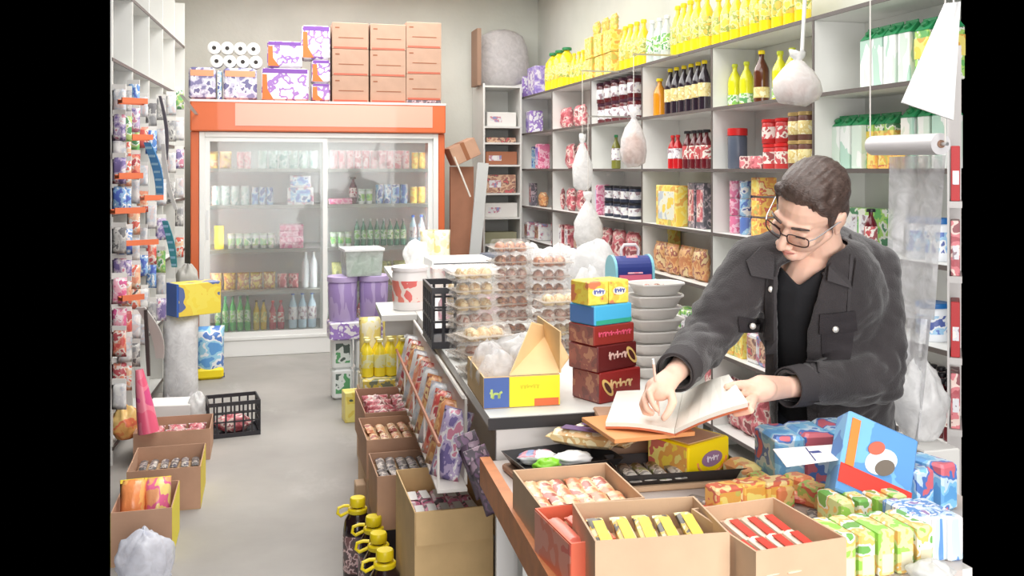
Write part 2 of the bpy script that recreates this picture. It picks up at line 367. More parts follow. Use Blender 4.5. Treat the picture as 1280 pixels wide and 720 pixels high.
def pouch(name, w, t_, h, body, panel=None, cat='bag', seed=1, lean=0):
    t = thing(name, 'proto '+name+str(len(LABELS)), cat)
    MB().pillow(w,h,t_,8,9,seed=seed,rnd=.12).build('body', body, t, smooth='all')
    MB().box(-w/2*.96,w/2*.96,-.0022,.0022,h*.945,h*1.0).build('top_seal', panel or body, t)
    return t
MT = {}
YOIL = fl('yellow_oil',250,222,40,.18,coat=.3,var=.15,vscale=7); YCAP = fl('yellow_cap',252,226,30,.35); GCAP = fl('green_cap',36,128,76,.4)
YLAB = pmat('yellow_label',[sr(246,214,30),sr(252,240,150),sr(150,170,40),sr(240,190,20)],26)
OOIL = fl('orange_oil',214,140,30,.2,coat=.3); RCAP = fl('red_cap',214,40,40,.4); WCAP = fl('white_cap',240,240,238,.4); BCAP = fl('blue_cap',40,90,190,.4); PCAP = fl('pink_cap',236,120,160,.4); KCAP = fl('black_cap',34,32,36,.4)
CREAM = pmat('cream_label',[sr(236,220,150),sr(222,196,110),sr(250,240,200)],30)
DARKB = fl('dark_bottle',44,34,44,.15,coat=.4); DARKR = fl('dark_red_glass',96,26,34,.2,coat=.3); BROWNB = fl('brown_bottle',92,48,30,.15,coat=.4)
CLEAR = fl('pale_clear_bottle',216,224,220,.15,coat=.3,alpha=.75); GLAB = pmat('green_label',[sr(120,190,50),sr(230,240,220),sr(60,150,60)],30)
WLAB = pmat('white_label',[sr(244,242,238),sr(228,226,232),sr(150,120,130)],30); RLAB = pmat('red_label',[sr(196,30,40),sr(240,230,220),sr(150,20,30)],26)
PURP = pmat('purple_pack',[sr(128,100,200),sr(170,150,220),sr(226,220,240)],20); PWH = pmat('purple_white',[sr(240,238,246),sr(150,110,200),sr(236,232,240)],16)
YPK = pmat('yellow_pack',[sr(250,214,30),sr(250,230,110),sr(236,170,20),sr(200,190,60)],14); RPK = pmat('red_pack',[sr(180,40,60),sr(220,110,120),sr(238,210,200),sr(140,24,44)],16,bump=.3)
BRPK = pmat('brown_pack',[sr(170,110,80),sr(216,176,140),sr(120,66,54),sr(200,60,60)],18,bump=.3); WPK = pmat('white_pack',[sr(240,238,236),sr(222,222,226),sr(200,120,140),sr(120,140,190)],18)
BPK = pmat('blue_pack',[sr(60,110,200),sr(150,200,236),sr(236,240,246),sr(30,70,160)],16); GPK = pmat('green_pack',[sr(80,180,70),sr(170,220,90),sr(240,244,230),sr(30,130,70)],18)
DPK = pmat('dark_pack',[sr(56,50,70),sr(96,84,100),sr(190,170,180),sr(40,34,50)],20); OPK = pmat('orange_pack',[sr(240,150,40),sr(250,200,70),sr(220,90,40),sr(250,220,150)],18)
SNK = pmat('snack_bag',[sr(214,130,60),sr(236,180,110),sr(170,80,50),sr(240,210,150)],16,bump=.4); MLKB = pmat('milk_body',[sr(214,232,218),sr(240,244,240),sr(176,214,196)],10,stretch=(1,1,.3)); MLKT = fl('milk_top_green',52,150,96,.4)
PKPK = pmat('pink_pack',[sr(236,110,160),sr(250,190,210),sr(220,70,130)],22); TINM = fl('tin_metal',200,200,200,.3,metal=.8)
SHW = 'on the top shelf'
B_y = bottle('oil_bottle','bottle',.30,.042,YOIL,YCAP,YLAB)
B_ybig = bottle('large_oil_bottle','bottle',.345,.05,YOIL,YCAP,YLAB,waist=.06)
B_jug = bottle('oil_jug','bottle',.36,.085,YOIL,GCAP,YLAB,neck=.3,capr=.5,shoulder=.78)
B_clear = bottle('clear_bottle','bottle',.31,.045,CLEAR,WCAP,GLAB)
B_or = bottle('orange_bottle','bottle',.26,.045,OOIL,YCAP,None,capr=.5)
B_dark = bottle('dark_bottle','bottle',.31,.04,DARKB,YCAP,CREAM,lab_z=(.28,.55))
B_brown = bottle('brown_bottle','bottle',.27,.04,BROWNB,YCAP,CREAM,lab_z=(.1,.3))
B_lem = bottle('yellow_green_bottle','bottle',.25,.04,fl('lemon_glass',226,224,40,.2,coat=.3),fl('lime_cap',210,220,60,.4),GLAB,lab_z=(.06,.28))
B_ket = bottle('red_bottle','bottle',.22,.034,fl('ketchup_red',190,30,36,.2),RCAP,WLAB,lab_z=(.3,.6))
B_dk2 = bottle('dark_jar_bottle','bottle',.24,.035,DARKR,KCAP,RLAB,capr=.7)
B_oliv = bottle('olive_bottle','bottle',.26,.036,fl('olive_glass',120,120,50,.2),GCAP,WLAB)
J_choc = jar('jam_jar','jar',.16,.055,DARKR,fl('lid_dark',70,30,50,.4),WLAB)
J_red = jar('red_jar','jar',.13,.055,fl('jar_red',200,40,40,.3),RCAP,RLAB)
J_brown = jar('brown_jar','jar',.14,.042,fl('jar_brown',110,70,60,.3),fl('gold_lid',200,170,110,.35,metal=.4),CREAM)
J_grey = jar('red_lid_jar','jar',.23,.055,fl('jar_greyblue',88,96,112,.3),RCAP,None,lid_h=.18)
J_dk = jar('dark_jar','jar',.118,.048,fl('jar_dark',50,56,76,.3),KCAP,WLAB)
T_red = can('red_tin',.07,.05,RPK,TINM); T_pk = can('pink_can',.1,.037,PKPK,TINM); T_bl = can('blue_can',.1,.037,BPK,TINM)
P_purp = pack('purple_box',.3,.2,.27,PURP,PWH); P_purps = pack('purple_pack',.16,.14,.22,PWH,PURP,c=.012)
P_ybag = pouch('yellow_pasta_bag',.17,.09,.2,YPK,YCAP); P_ybox = pack('yellow_carton',.17,.14,.17,YPK,YLAB)
P_redb = pouch('red_snack_bag',.2,.09,.22,RPK,WLAB,seed=4); P_red2 = pouch('red_white_bag',.24,.1,.19,RPK,None,seed=6)
P_blue = pack('blue_pack',.12,.12,.23,BPK,PKPK,c=.01); P_pink = pack('pink_pack',.1,.12,.24,PKPK,PURP,c=.01)
P_cer = pack('yellow_cereal_box',.34,.09,.26,YPK,pmat('cereal_print',[sr(250,216,40),sr(240,240,220),sr(190,200,210)],12)); P_choc = pack('dark_choc_box',.12,.08,.28,DPK,RPK)
P_snk = pouch('brown_snack_bag',.22,.12,.2,SNK,OPK,seed=9); P_wht = pack('white_pack',.14,.14,.16,WPK,BRPK,c=.01); P_redc = pack('red_choc_box',.1,.09,.19,RPK,WLAB)
P_gr = pack('green_pack',.1,.12,.17,GPK,WLAB); P_org = pack('orange_box',.1,.1,.11,OPK,YPK)
M_grn = milk('milk_carton',.075,.09,.27,MLKB,MLKT,GCAP); M_gry = milk('juice_carton',.08,.09,.26,GPK,MLKT,GCAP,band=YPK)
B_wip = jar('wipes_tub','tub',.17,.07,fl('wipes_white',236,240,246,.4),fl('wipes_blue',40,110,180,.4),BPK)
WID = {}
def wid(pr, ax):
    """prototype width across its front (ax 0) or depth"""
    if (pr.name,ax) not in WID:
        m = 0
        for c in kids(pr):
            if c.type == 'MESH':
                xs = [v.co[ax] for v in c.data.vertices]; m = max(m, max(xs)-min(xs))
        WID[(pr.name,ax)] = m
    return WID[(pr.name,ax)]
def fit(pr, sc, span, n):
    k = (1,1,1) if sc is None else ((sc,)*3 if isinstance(sc,(int,float)) else sc); q = wid(pr,0)*k[0]
    lim = span/n*.93
    return k if n == 1 or q <= lim else (k[0]*lim/q, k[1]*max(.8,lim/q), k[2])
def rrow(pr, x0, x1, n, z, desc, where, dx=.1, group=None, sc=None, jit=.006, rz=-PI/2, ang=.12, zoff=0):
    """n copies on the right wall shelves between picture columns x0..x1 (measured on the wall) on level z"""
    X = XS+dx; ya, yb = onX(x0,X), onX(x1,X); sc = fit(pr, sc, abs(yb-ya), n); ang = ang if n == 1 or wid(pr,0) < .12 else min(ang,.04)
    for i in range(n):
        f = (i+.5)/n; y = ya+(yb-ya)*f; 
        o = ordn(i,n); lab = f'{desc}, {o} of {n} {where}' if n > 1 else f'{desc} {where}'
        put(pr, (X+random.uniform(-jit,jit), y, LZ[z]+zoff+.0005), rz+random.uniform(-ang,ang), lab, group or (f'{desc} {where}' if n > 1 else None), sc)
# top shelf, from the far end towards the camera
rrow(P_purps, 656, 664, 1, 0, 'small white and purple pack at the far end of', 'the top shelf')
rrow(P_purp, 667, 686, 1, 0, 'purple carton with white print at the far end of', 'the top shelf', ang=.02)
rrow(B_jug, 688, 714, 3, 0, 'yellow oil jug with green cap', 'beside the purple carton')
rrow(B_y, 716, 738, 4, 0, 'yellow oil bottle', 'right of the green capped jugs', sc=.95)
rrow(P_ybox, 740, 776, 3, 0, 'yellow carton', 'low on the top shelf', ang=.03)
rrow(P_ybox, 740, 776, 3, 0, 'yellow carton', 'on the second tier, top shelf', ang=.03, zoff=.171)
rrow(P_ybag, 741, 775, 3, 0, 'yellow pasta bag', 'on the yellow carton stack', zoff=.342, sc=.65)
rrow(B_ybig, 778, 808, 4, 0, 'big yellow oil bottle', 'left of the clear bottles')
rrow(B_clear, 812, 838, 3, 0, 'clear bottle with green label', 'on the top shelf')
rrow(B_ybig, 842, 888, 5, 0, 'big yellow oil bottle', 'right of the clear bottles')
rrow(B_y, 892, 1012, 9, 0, 'yellow oil bottle', 'at the near top shelf end')
BAY = ['bay by the far end','second bay from the far end','third bay from the far end','fourth bay from the far end','bay with the brown bottle','nearest bay']
# A (652-690)
rrow(P_purps, 660, 678, 1, 1, 'white and lilac pack in', 'upper far end bay'); rrow(P_blue, 657, 668, 1, 2, 'blue and white pack in', 'far end bay, second row'); rrow(P_pink, 672, 686, 1, 2, 'pink and lilac pack in', 'far end bay, second row')
rrow(P_choc, 662, 672, 1, 3, 'dark leaning chocolate box in', 'far end bay, third row', sc=.8); rrow(P_snk, 673, 686, 1, 3, 'small brown snack bag in', 'far end bay, third row', sc=.7)
rrow(P_wht, 660, 686, 2, 4, 'white printed pack', 'in far end bay, fourth row'); 
# B (690-740)
rrow(P_red2, 700, 736, 2, 1, 'red and white bag', 'in the upper second bay'); rrow(P_redb, 693, 737, 3, 2, 'red pink snack bag', 'in second bay, second row')
rrow(P_redb, 695, 736, 3, 3, 'dark red snack bag', 'in second bay, third row', sc=.9); rrow(P_redc, 693, 718, 3, 4, 'tall red carton', 'in second bay, fourth row')
rrow(P_wht, 720, 738, 1, 4, 'white pack beside red cartons in', 'second bay')
# C (740-803)
rrow(J_choc, 750, 800, 5, 1, 'dark jam jar with white label', 'bottom tier, upper third bay'); rrow(J_choc, 750, 800, 5, 1, 'dark jam jar with white label', 'upper tier, upper third bay', zoff=.161)
rrow(B_oliv, 764, 776, 1, 2, 'olive green bottle behind the hanging bag in', 'third bay'); rrow(P_pink, 748, 758, 1, 3, 'thin pink pack left of the dark jars in', 'third bay')
rrow(J_dk, 759, 800, 4, 3, 'dark jar with pale label', 'bottom tier, third bay third row'); rrow(J_dk, 759, 800, 4, 3, 'dark jar with pale label', 'upper tier, third bay third row', zoff=.119)
rrow(P_redb, 752, 800, 3, 4, 'dark red glossy bag', 'in third bay, fourth row', sc=1.05)
# D (803-887)
rrow(B_or, 812, 830, 2, 1, 'orange bottle with yellow cap', 'left of the dark bottles'); rrow(B_dark, 834, 886, 6, 1, 'dark bottle with yellow cap', 'in the upper fourth bay')
rrow(B_ket, 838, 852, 2, 2, 'red sauce bottle', 'in fourth bay, second row'); rrow(B_dk2, 857, 886, 4, 2, 'dark red bottle with black cap', 'in fourth bay, second row')
rrow(P_cer, 822, 862, 1, 3, 'large yellow cereal box in', 'fourth bay, third row', ang=.02, dx=.06); rrow(P_choc, 866, 886, 2, 3, 'dark wine coloured carton', 'right of the yellow cereal box', ang=.03)
rrow(P_cer, 815, 850, 1, 4, 'yellow cereal box behind snack bags in', 'fourth bay', dx=.215, sc=(.95,.85,1.12), ang=.02); rrow(P_snk, 820, 885, 4, 4, 'orange brown snack bag', 'in fourth bay, fourth row', dx=.085, sc=(1.2,.9,1.0))
rrow(P_gr, 850, 884, 3, 5, 'green and red pack', 'in fourth bay, low row', dx=.08)
# E (887-1022)
rrow(B_lem, 912, 940, 2, 1, 'lemon yellow bottle', 'left of the brown bottle', dx=.12); rrow(B_brown, 944, 962, 1, 1, 'tall brown bottle with cream label between', 'yellow bottles', dx=.1, sc=1.06)
rrow(B_lem, 966, 1000, 2, 1, 'lemon yellow bottle', 'right of the brown bottle', dx=.1, sc=1.05)
rrow(J_grey, 908, 934, 1, 2, 'grey blue jar with red lid on', 'the shelf above the head'); rrow(T_red, 929, 958, 2, 2, 'small red tin', 'beside the grey blue jar', dx=.08)
rrow(J_red, 958, 990, 2, 2, 'red jar', 'bottom tier above the head', dx=.1); rrow(J_red, 958, 990, 2, 2, 'red jar', 'upper tier above the head', dx=.1, zoff=.131)
rrow(J_brown, 990, 1016, 2, 2, 'brown jar with gold lid', 'bottom tier above the head', dx=.08); rrow(J_brown, 990, 1016, 2, 2, 'brown jar with gold lid', 'upper tier above the head', dx=.08, zoff=.141)
rrow(P_gr, 897, 909, 1, 3, 'small green pack left of the pink cans in', 'the fifth bay', sc=.6)
for k in range(3):
    tr = ['bottom','middle','top'][k]
    rrow(T_pk, 914, 926, 1, 3, f'pink can, {tr} one of its column on', 'third shelf row', zoff=.1005*k, ang=0, jit=0); rrow(T_bl, 927, 939, 1, 3, f'blue can, {tr} one beside the pink cans on', 'third row', zoff=.1005*k, ang=0, jit=0)
    rrow(P_org, 944, 966, 1, 3, f'orange yellow box, {tr} one beside blue cans on', 'third row', zoff=.1105*k if k < 3 else 0, ang=0, jit=0, sc=(1,1,.9))
rrow(P_purp, 896, 915, 1, 5, 'purple and white carton low behind the arm in', 'the fifth bay', sc=.75, ang=.03); rrow(P_ybox, 917, 940, 2, 5, 'yellow carton', 'low behind the arm, fifth bay', ang=.03)
rrow(P_redb, 884, 960, 5, 6, 'red brown bag', 'on the lowest board behind the arm', sc=1.3); rrow(P_wht, 945, 1010, 4, 5, 'white printed pack', 'low behind the man, fifth bay')
rrow(P_snk, 806, 846, 2, 5, 'orange brown bag', 'behind the food trays, low shelf')
# F (1022-1201)
rrow(M_grn, 1086, 1148, 4, 1, 'green topped milk carton', 'high in the nearest bay', dx=.12, ang=.04); rrow(M_gry, 1154, 1196, 2, 1, 'green and orange juice carton', 'high in the nearest bay', dx=.12, ang=.04)
rrow(M_grn, 1036, 1086, 4, 2, 'green topped milk carton', 'level with the head', dx=.14, ang=.04, sc=(1,1,.92)); rrow(M_gry, 1089, 1128, 3, 2, 'yellow green juice carton', 'right of the milk cartons', dx=.17, ang=.04, sc=(1,1,.95))
rrow(P_org, 1092, 1122, 2, 2, 'small orange box', 'before the juice cartons', dx=.05); rrow(M_grn, 1136, 1196, 3, 2, 'green topped carton', 'behind the plastic roll', dx=.16, ang=.04)
rrow(P_gr, 1064, 1106, 2, 3, 'bright green pack', 'behind the shoulder', dx=.16, sc=(1.3,1,1.1)); rrow(B_dk2, 1084, 1096, 1, 3, 'dark capped bottle before green packs on', 'third row', dx=.07, sc=.8)
rrow(B_wip, 1140, 1186, 2, 3, 'white tub with blue label', 'behind the hanging film', dx=.1)
rrow(B_wip, 1150, 1180, 1, 4, 'white round tub with dark lid beside the jacket on', 'fourth row', sc=.9)
for k in range(3): rrow(B_dk2, 1142, 1194, 5, 5, f'red brown bottle, {["front","middle","back"][k]} line,', 'lowest row in view', dx=.06+.08*k, sc=.95)
# ------------------------------------------------------------------ narrow rack at the right edge
def edge_rack():
    X0 = P(1184,211,2.95); t = thing('display_rack','narrow grey metal rack with red goods at the right edge','rack',(X0.x,X0.y,0),-math.atan2(X0.x,X0.y))
    W = .042; ra = -math.atan2(X0.x,X0.y); g = fl('rack_grey',196,192,190,.4)
    MB().box(0,.006,0,.2,0,2.0).build('side_panel', g, t); MB().box(.006,W,.19,.2,0,2.0).build('back_panel', g, t)
    for z in (1.50,1.27,1.02,.80,.5): MB().box(.006,W,0,.19,z-.02,z).build('shelf_board', g, t)
    for k, z in enumerate((1.50,1.27,1.02,.80)):
        c = pack('red_box', .026,.12,.17, RPK if k % 2 else fl('box_red',186,40,44,.4), WLAB, win=(.2,.9,.3,.55),c=.002); q = X0+Matrix.Rotation(ra,3,'Z') @ Vector((.023,.07,0)); put(c, (q.x,q.y,z+.0005), ra, f'thin red box on the {["top","second","third","lowest"][k]} board of the narrow grey rack', 'red boxes on the narrow rack')
edge_rack()
# ------------------------------------------------------------------ unit at the end wall
def end_unit():
    YU = 9.2; xa = onY(604,YU)[0]; xb = XS-.03; t = thing('end_wall_shelving','narrow white shelving unit facing the aisle at the back wall','shelves',(xa,YU,0)); W = xb-xa; D = YB-YU-.02
    for x in (0, W-.018): MB().box(x,x+.018,0,D,0,2.44).build('side_panel', WHITE, t)
    MB().box(.018,W-.018,D-.008,D,0,2.44).build('back_panel', WHITE, t)
    zs = [2.42,2.02,1.86,1.64,1.36,1.12,.86,.5,.1]
    for z in zs: MB().box(.018,W-.018,0,D-.008,z-.018,z).build('shelf_board', WHITE, t)
    it = [(2.02,.30,.2,.14,fl('white_carton',232,230,226,.6),'white carton on the upper board of the end unit'),
          (1.86,.30,.2,.05,BRPK,'flat brown pack on the end wall unit'),(1.64,.32,.2,.13,fl('brown_box',170,110,80,.7),'brown carton on the end wall unit'),
          (1.36,.30,.2,.18,BRPK,'dark printed carton with red on the end unit'),(1.12,.33,.2,.14,fl('white_carton',232,230,226,.6),'white carton below the printed one on the end unit'),
          (.86,.32,.2,.11,fl('grey_olive',150,148,120,.7),'olive grey carton on the end wall unit'),(.5,.33,.2,.22,fl('grey_carton',176,180,190,.6),'grey carton low on the end wall unit')]
    for z,w_,d_,h_,m_,lb in it:
        put(pack('carton',w_,d_,h_,m_,WPK if h_ > .12 else None,win=(.1,.5,.3,.7)), (xa+W/2,YU+.15,z+.0005), random.uniform(-.06,.06), lb)
    # on top: big sack of bags, brown board
    R = random.Random(3); b = MB(); pr = [(.10,0),(.2,.02),(.27,.12),(.285,.26),(.27,.42),(.22,.53),(.13,.58),(.04,.6)]
    b.lathe(pr, 22, ex=.62); b.v = [(x*(1+R.uniform(-.05,.05)),y*(1+R.uniform(-.05,.05)),z+R.uniform(-.008,.008)) for x,y,z in b.v]
    o = b.build('plastic_sack', film('sack_film',(.86,.83,.84),.93,.35), None, smooth='all', loc=(xa+.27,YU+.34,2.4205)); tag(o,'big round translucent plastic sack on top of the end unit','bag')
    o = MB().box(-.02,.02,-.14,.14,0,.56).build('brown_board', fl('board_brown',150,120,100,.7), None, loc=(xa-.035,YU+.16,2.421)); tag(o,'narrow brown board standing left of the plastic sack','board')
end_unit()
# ------------------------------------------------------------------ fridge
ORG = fl('fridge_orange',212,104,56,.35,coat=.3); ORGL = fl('fridge_header',226,168,148,.4,coat=.3); FRW = fl('fridge_white',236,236,234,.3,coat=.3); FRIN = fl('fridge_inside',240,242,241,.4)
YF = 8.54; fxa = onY(238,YF)[0]; fxb = onY(556,YF)[0]; FWD = fxb-fxa; FHT = 2.185; FDP = .78
def fridge():
    t = thing('display_fridge','tall orange drinks fridge with two sliding glass doors at the back wall','fridge',(fxa,YF,0)); W = FWD
    MB().box(0,.07,0,FDP,0,FHT-.27).build('side_panel', ORG, t, bev=.008); MB().box(W-.06,W,0,FDP,0,FHT-.27).build('side_panel', ORG, t, bev=.008)
    MB().box(.07,W-.06,FDP-.05,FDP,0,FHT-.27).build('back_panel', FRIN, t)
    h = MB().box(0,W,-.05,FDP,FHT-.27+.001,FHT).build('header', ORG, t, bev=.012)
    MB().box(.36,W-.12,-.053,-.0505,FHT-.22,FHT-.03).build('sign_panel', ORGL, h)
    MB().box(0,W,-.055,-.0505,FHT-.02,FHT-.002).build('trim', FRW, h)
    MB().box(.07,W-.06,.0,FDP-.05,0,.14).build('plinth', FRW, t, bev=.006)
    MB().box(.07,W-.06,.04,FDP-.05,FHT-.33,FHT-.271).build('inner_roof', FRW, t)
    fr = MB(); a, b = .07, W-.06; z0, z1 = .14, FHT-.272
    fr.box(a,a+.045,-.01,.05,z0,z1); fr.box(b-.045,b,-.01,.05,z0,z1); fr.box(a+.045,b-.045,-.01,.05,z1-.045,z1); fr.box(a+.045,b-.045,-.01,.05,z0,z0+.03)
    fr.build('door_frame', FRW, t, bev=.004)
    mid = onY(405,YF)[0]-fxa; A = a+.046; Bx = b-.046; zz0 = z0+.031; zz1 = z1-.046
    gl = pane('fridge_glass',(.97,.985,.98),fog=.11)
    for (x0,x1,y) in ((A,mid+.03,.002),(mid-.03,Bx,.028)):
        d = MB(); e = .04; d.box(x0,x0+e,y,y+.02,zz0,zz1); d.box(x1-e,x1,y,y+.02,zz0,zz1); d.box(x0+e,x1-e,y,y+.02,zz1-.035,zz1); d.box(x0+e,x1-e,y,y+.02,zz0,zz0+.04)
        dd = d.build('sliding_door', FRW, t); MB().box(x0+e,x1-e,y+.007,y+.013,zz0+.04,zz1-.035).build('glass_pane', gl, dd)
        MB().box(x0+.012,x0+.028,y-.006,y,1.0,1.25).build('handle', TINM, dd)
    for i,z in enumerate(FZ):
        p = MB(); p.box(.075,W-.065,.07,FDP-.06,z-.012,z).build('shelf_board', fl('shelf_grey',188,190,186,.4), t)
        p2 = MB(); p2.box(.075,W-.065,.062,.069,z-.03,z+.002).build('price_rail', fl('rail_grey',170,168,160,.4), t)
    # tube under the fridge roof
    MB().box(.3,W-.3,.08,.11,FHT-.355,FHT-.331).build('light_tube', fl('tube_white',250,250,250,.3), t)
    for k_,xx in enumerate((.14,mid,W-.13)):      # strip lights added behind the door frame to brighten the goods
        MB().box(xx-.012,xx+.012,.056,.066,.3,FHT-.42).build('light_tube', fl('tube_white',250,250,250,.3), t)
        l = bpy.data.lights.new('fridge_fill_strip','AREA'); l.shape = 'RECTANGLE'; l.size = .03; l.size_y = 1.4; l.energy = 9; l.color = (.97,1,1)
        lo = bpy.data.objects.new('fridge_fill_strip', l); S.collection.objects.link(lo); lo.location = (fxa+xx,YF+.07,1.03); lo.rotation_euler = (PI/2,0,PI)
    l = bpy.data.lights.new('fridge_light','AREA'); l.shape = 'RECTANGLE'; l.size = W-.5; l.size_y = .12; l.energy = 3.5; l.color = (.95,1,1)
    lo = bpy.data.objects.new('fridge_light', l); S.collection.objects.link(lo); lo.location = (fxa+W/2,YF+.25,FHT-.36); lo.rotation_euler = (0,0,0)
FZ = [1.60,1.285,.905,.545,.19]
fridge()
# fridge contents
F_cola = bottle('soda_bottle','bottle',.30,.038,fl('soda_green',70,170,80,.2,coat=.3),GCAP,GLAB); F_red = bottle('red_soda_bottle','bottle',.25,.035,fl('soda_red',180,50,70,.2),RCAP,RLAB)
F_yel = bottle('yellow_soda_bottle','bottle',.26,.036,fl('soda_yellow',214,180,50,.2),KCAP,YLAB); F_wat = bottle('water_bottle','bottle',.32,.05,fl('water_blue',196,222,238,.15,coat=.3),BCAP,WLAB); F_grn = bottle('green_glass_bottle','bottle',.24,.03,fl('beer_green',40,110,80,.15,coat=.4),TINM,GLAB)
F_wht = bottle('white_bottle','bottle',.3,.04,fl('milk_white',240,242,246,.3),WCAP,None)
F_canb = can('drink_can',.155,.035,BPK,TINM); F_cany = can('drink_can',.15,.035,YPK,TINM); F_canp = can('drink_can',.15,.036,pmat('pale_pink_can',[sr(240,170,178),sr(246,220,220),sr(226,130,140)],20),TINM); F_cang = can('drink_can',.15,.036,pmat('pale_mint_can',[sr(190,214,204),sr(230,238,236),sr(130,176,170)],20),TINM)
F_cup = jar('yoghurt_cup','cup',.13,.042,fl('cup_white',236,240,234,.4),fl('cup_lid',206,220,200,.4),GPK,cone=.12); F_box = pack('chilled_pack',.22,.2,.15,WPK,BPK); F_ybox = pack('yellow_carton_drink',.08,.08,.2,fl('bright_yellow',250,226,30,.4),None)
F_snk = pouch('chilled_snack_pack',.17,.07,.15,pmat('yb_pack',[sr(226,196,50),sr(190,120,70),sr(240,224,150)],20,bump=.3),None,seed=12); F_ol = pouch('olive_green_pack',.17,.08,.22,pmat('olive_pack',[sr(170,170,70),sr(200,196,110),sr(110,120,40)],20,bump=.3),None,seed=13); F_pp = pack('pink_flat_pack',.2,.2,.05,PKPK,None)
F_pk = pouch('pink_snack_pack',.17,.07,.13,RPK,None,seed=14)
def frow(pr, x0, x1, n, z, desc, where, y=.22, sc=None, zoff=0, ang=.15):
    Y = YF+y; a, b = onY(x0,Y)[0], onY(x1,Y)[0]; sc = fit(pr, sc, abs(b-a), n); ang = ang if n == 1 or wid(pr,0) < .12 else min(ang,.04)
    for i in range(n):
        o = ordn(i,n); put(pr, (a+(b-a)*(i+.5)/n, Y+random.uniform(-.008,.008), FZ[z]+zoff+.0006), random.uniform(-ang,ang), f'{desc}, {o} of {n} {where}' if n > 1 else f'{desc} {where}', f'{desc} {where}' if n > 1 else None, sc)
FT = ['top','second','third','fourth','bottom']
frow(F_snk, 257, 290, 2, 0, 'pale yellow pack', 'on left top fridge shelf'); frow(F_canp, 296, 314, 2, 0, 'reddish can', 'on left top fridge shelf'); frow(F_cang, 322, 398, 6, 0, 'pale can', 'on left top fridge shelf', sc=1.05)
frow(F_canp, 412, 512, 10, 0, 'pink can', 'on right top fridge shelf', sc=1.1); frow(F_cany, 514, 532, 2, 0, 'golden can', 'on right top fridge shelf')
frow(F_cang, 264, 312, 4, 1, 'pale mint can', 'on second left fridge shelf', sc=1.1); frow(F_canb, 314, 342, 3, 1, 'blue grey can', 'on second left fridge shelf'); frow(F_box, 358, 392, 1, 1, 'white and blue chilled pack, lower one on', 'second left shelf', ang=0); frow(F_box, 358, 392, 1, 1, 'white and blue chilled pack, upper one on', 'second left shelf', zoff=.151, sc=(.8,.9,.7), ang=0)
frow(F_pp, 414, 436, 1, 1, 'pink flat pack on', 'second right fridge shelf', ang=0); frow(B_dk2, 437, 446, 1, 1, 'dark slim bottle on', 'second right fridge shelf'); frow(F_cup, 447, 466, 2, 1, 'pale cup', 'left of the blue cans'); frow(F_canb, 469, 510, 4, 1, 'bright blue can', 'on second right fridge shelf', sc=1.12); frow(F_cany, 512, 532, 2, 1, 'yellow can', 'right of the blue cans')
frow(F_ybox, 266, 282, 1, 2, 'bright yellow drink carton on', 'third left fridge shelf'); frow(F_cup, 284, 344, 6, 2, 'white green cup', 'on third left fridge shelf')
for k in range(4): frow(F_pp, 350, 378, 1, 2, f'pink flat pack, {["bottom","second","third","top"][k]} of the pile on', 'third shelf', zoff=.0515*k, ang=.03)
frow(F_cup, 412, 440, 3, 2, 'white cup', 'on third right fridge shelf'); frow(F_grn, 442, 508, 8, 2, 'green glass bottle', 'on third right fridge shelf'); frow(F_wat, 511, 532, 2, 2, 'pale blue bottle', 'right of green glass bottles', sc=.85)
frow(F_snk, 262, 345, 5, 3, 'yellow brown pack', 'on fourth left fridge shelf'); frow(F_pk, 346, 374, 2, 3, 'pink red pack', 'on fourth left fridge shelf'); frow(F_wht, 377, 397, 2, 3, 'white bottle', 'on fourth left fridge shelf', sc=1.1)
frow(F_ol, 414, 448, 2, 3, 'olive green pack', 'on fourth right fridge shelf'); frow(F_ol, 450, 530, 4, 3, 'olive green pack', 'behind the plastic bins')
frow(F_cola, 268, 314, 5, 4, 'green soda bottle', 'at the fridge bottom'); frow(F_yel, 316, 334, 2, 4, 'yellow soda bottle', 'at the fridge bottom'); frow(F_red, 336, 356, 2, 4, 'red soda bottle', 'at the fridge bottom'); frow(F_wat, 360, 396, 3, 4, 'clear blue water bottle', 'at the fridge bottom')
frow(F_red, 414, 530, 8, 4, 'red soda bottle', 'at the right fridge bottom')
# boxes on the fridge
def brown_carton():
    w_, d_, h_ = .315,.26,.232; t = thing('brown_carton','proto carton','box'); MB().cb(w_,d_,h_,c=.004).build('body', fl('cardboard_pinkish',176,144,124,.8,bump=.05,bscale=60,var=.06,vscale=9), t)
    MB().box(-w_/2+.012,w_/2-.012,-d_/2-.001,d_/2,.003,.020).build('tape', fl('tape_red_brown',176,92,70,.5), t)
    MB().box(-w_*.33,w_*.36,-d_/2-.0015,-d_/2,.095,.103).build('print_line', TXTBR, t); MB().box(-w_*.42,-w_*.3,-d_/2-.0015,-d_/2,.18,.192).build('print_mark', TXTBR, t); return t
pb = brown_carton(); YT = YF+.14
for c, (xa_, zt) in enumerate(((414.5,.222),(461,.232),(505,.235))):
    for k in range(3):
        put(pb, (onY(xa_+22,YT)[0], YT, FHT+.0005+ .2325*k + (0 if c < 2 else .03)), random.uniform(-.01,.01), f'brown carton, {["bottom","middle","top"][k]} of the {["left","middle","right"][c]} column on the fridge', 'brown cartons stacked on the fridge')
o = pack('dark_flat_tray', .31,.26,.029, DPK, None); put(o, (onY(527,YT)[0], YT, FHT+.0005), 0, 'thin dark printed tray beneath the right column of brown cartons')
DIAP = pmat('diaper_pack',[sr(236,230,240),sr(244,240,246),sr(140,80,180),sr(214,206,226)],9,rough=.3); DPUR = fl('pack_purple',118,66,160,.4); DORG = fl('pack_orange',238,110,40,.4)
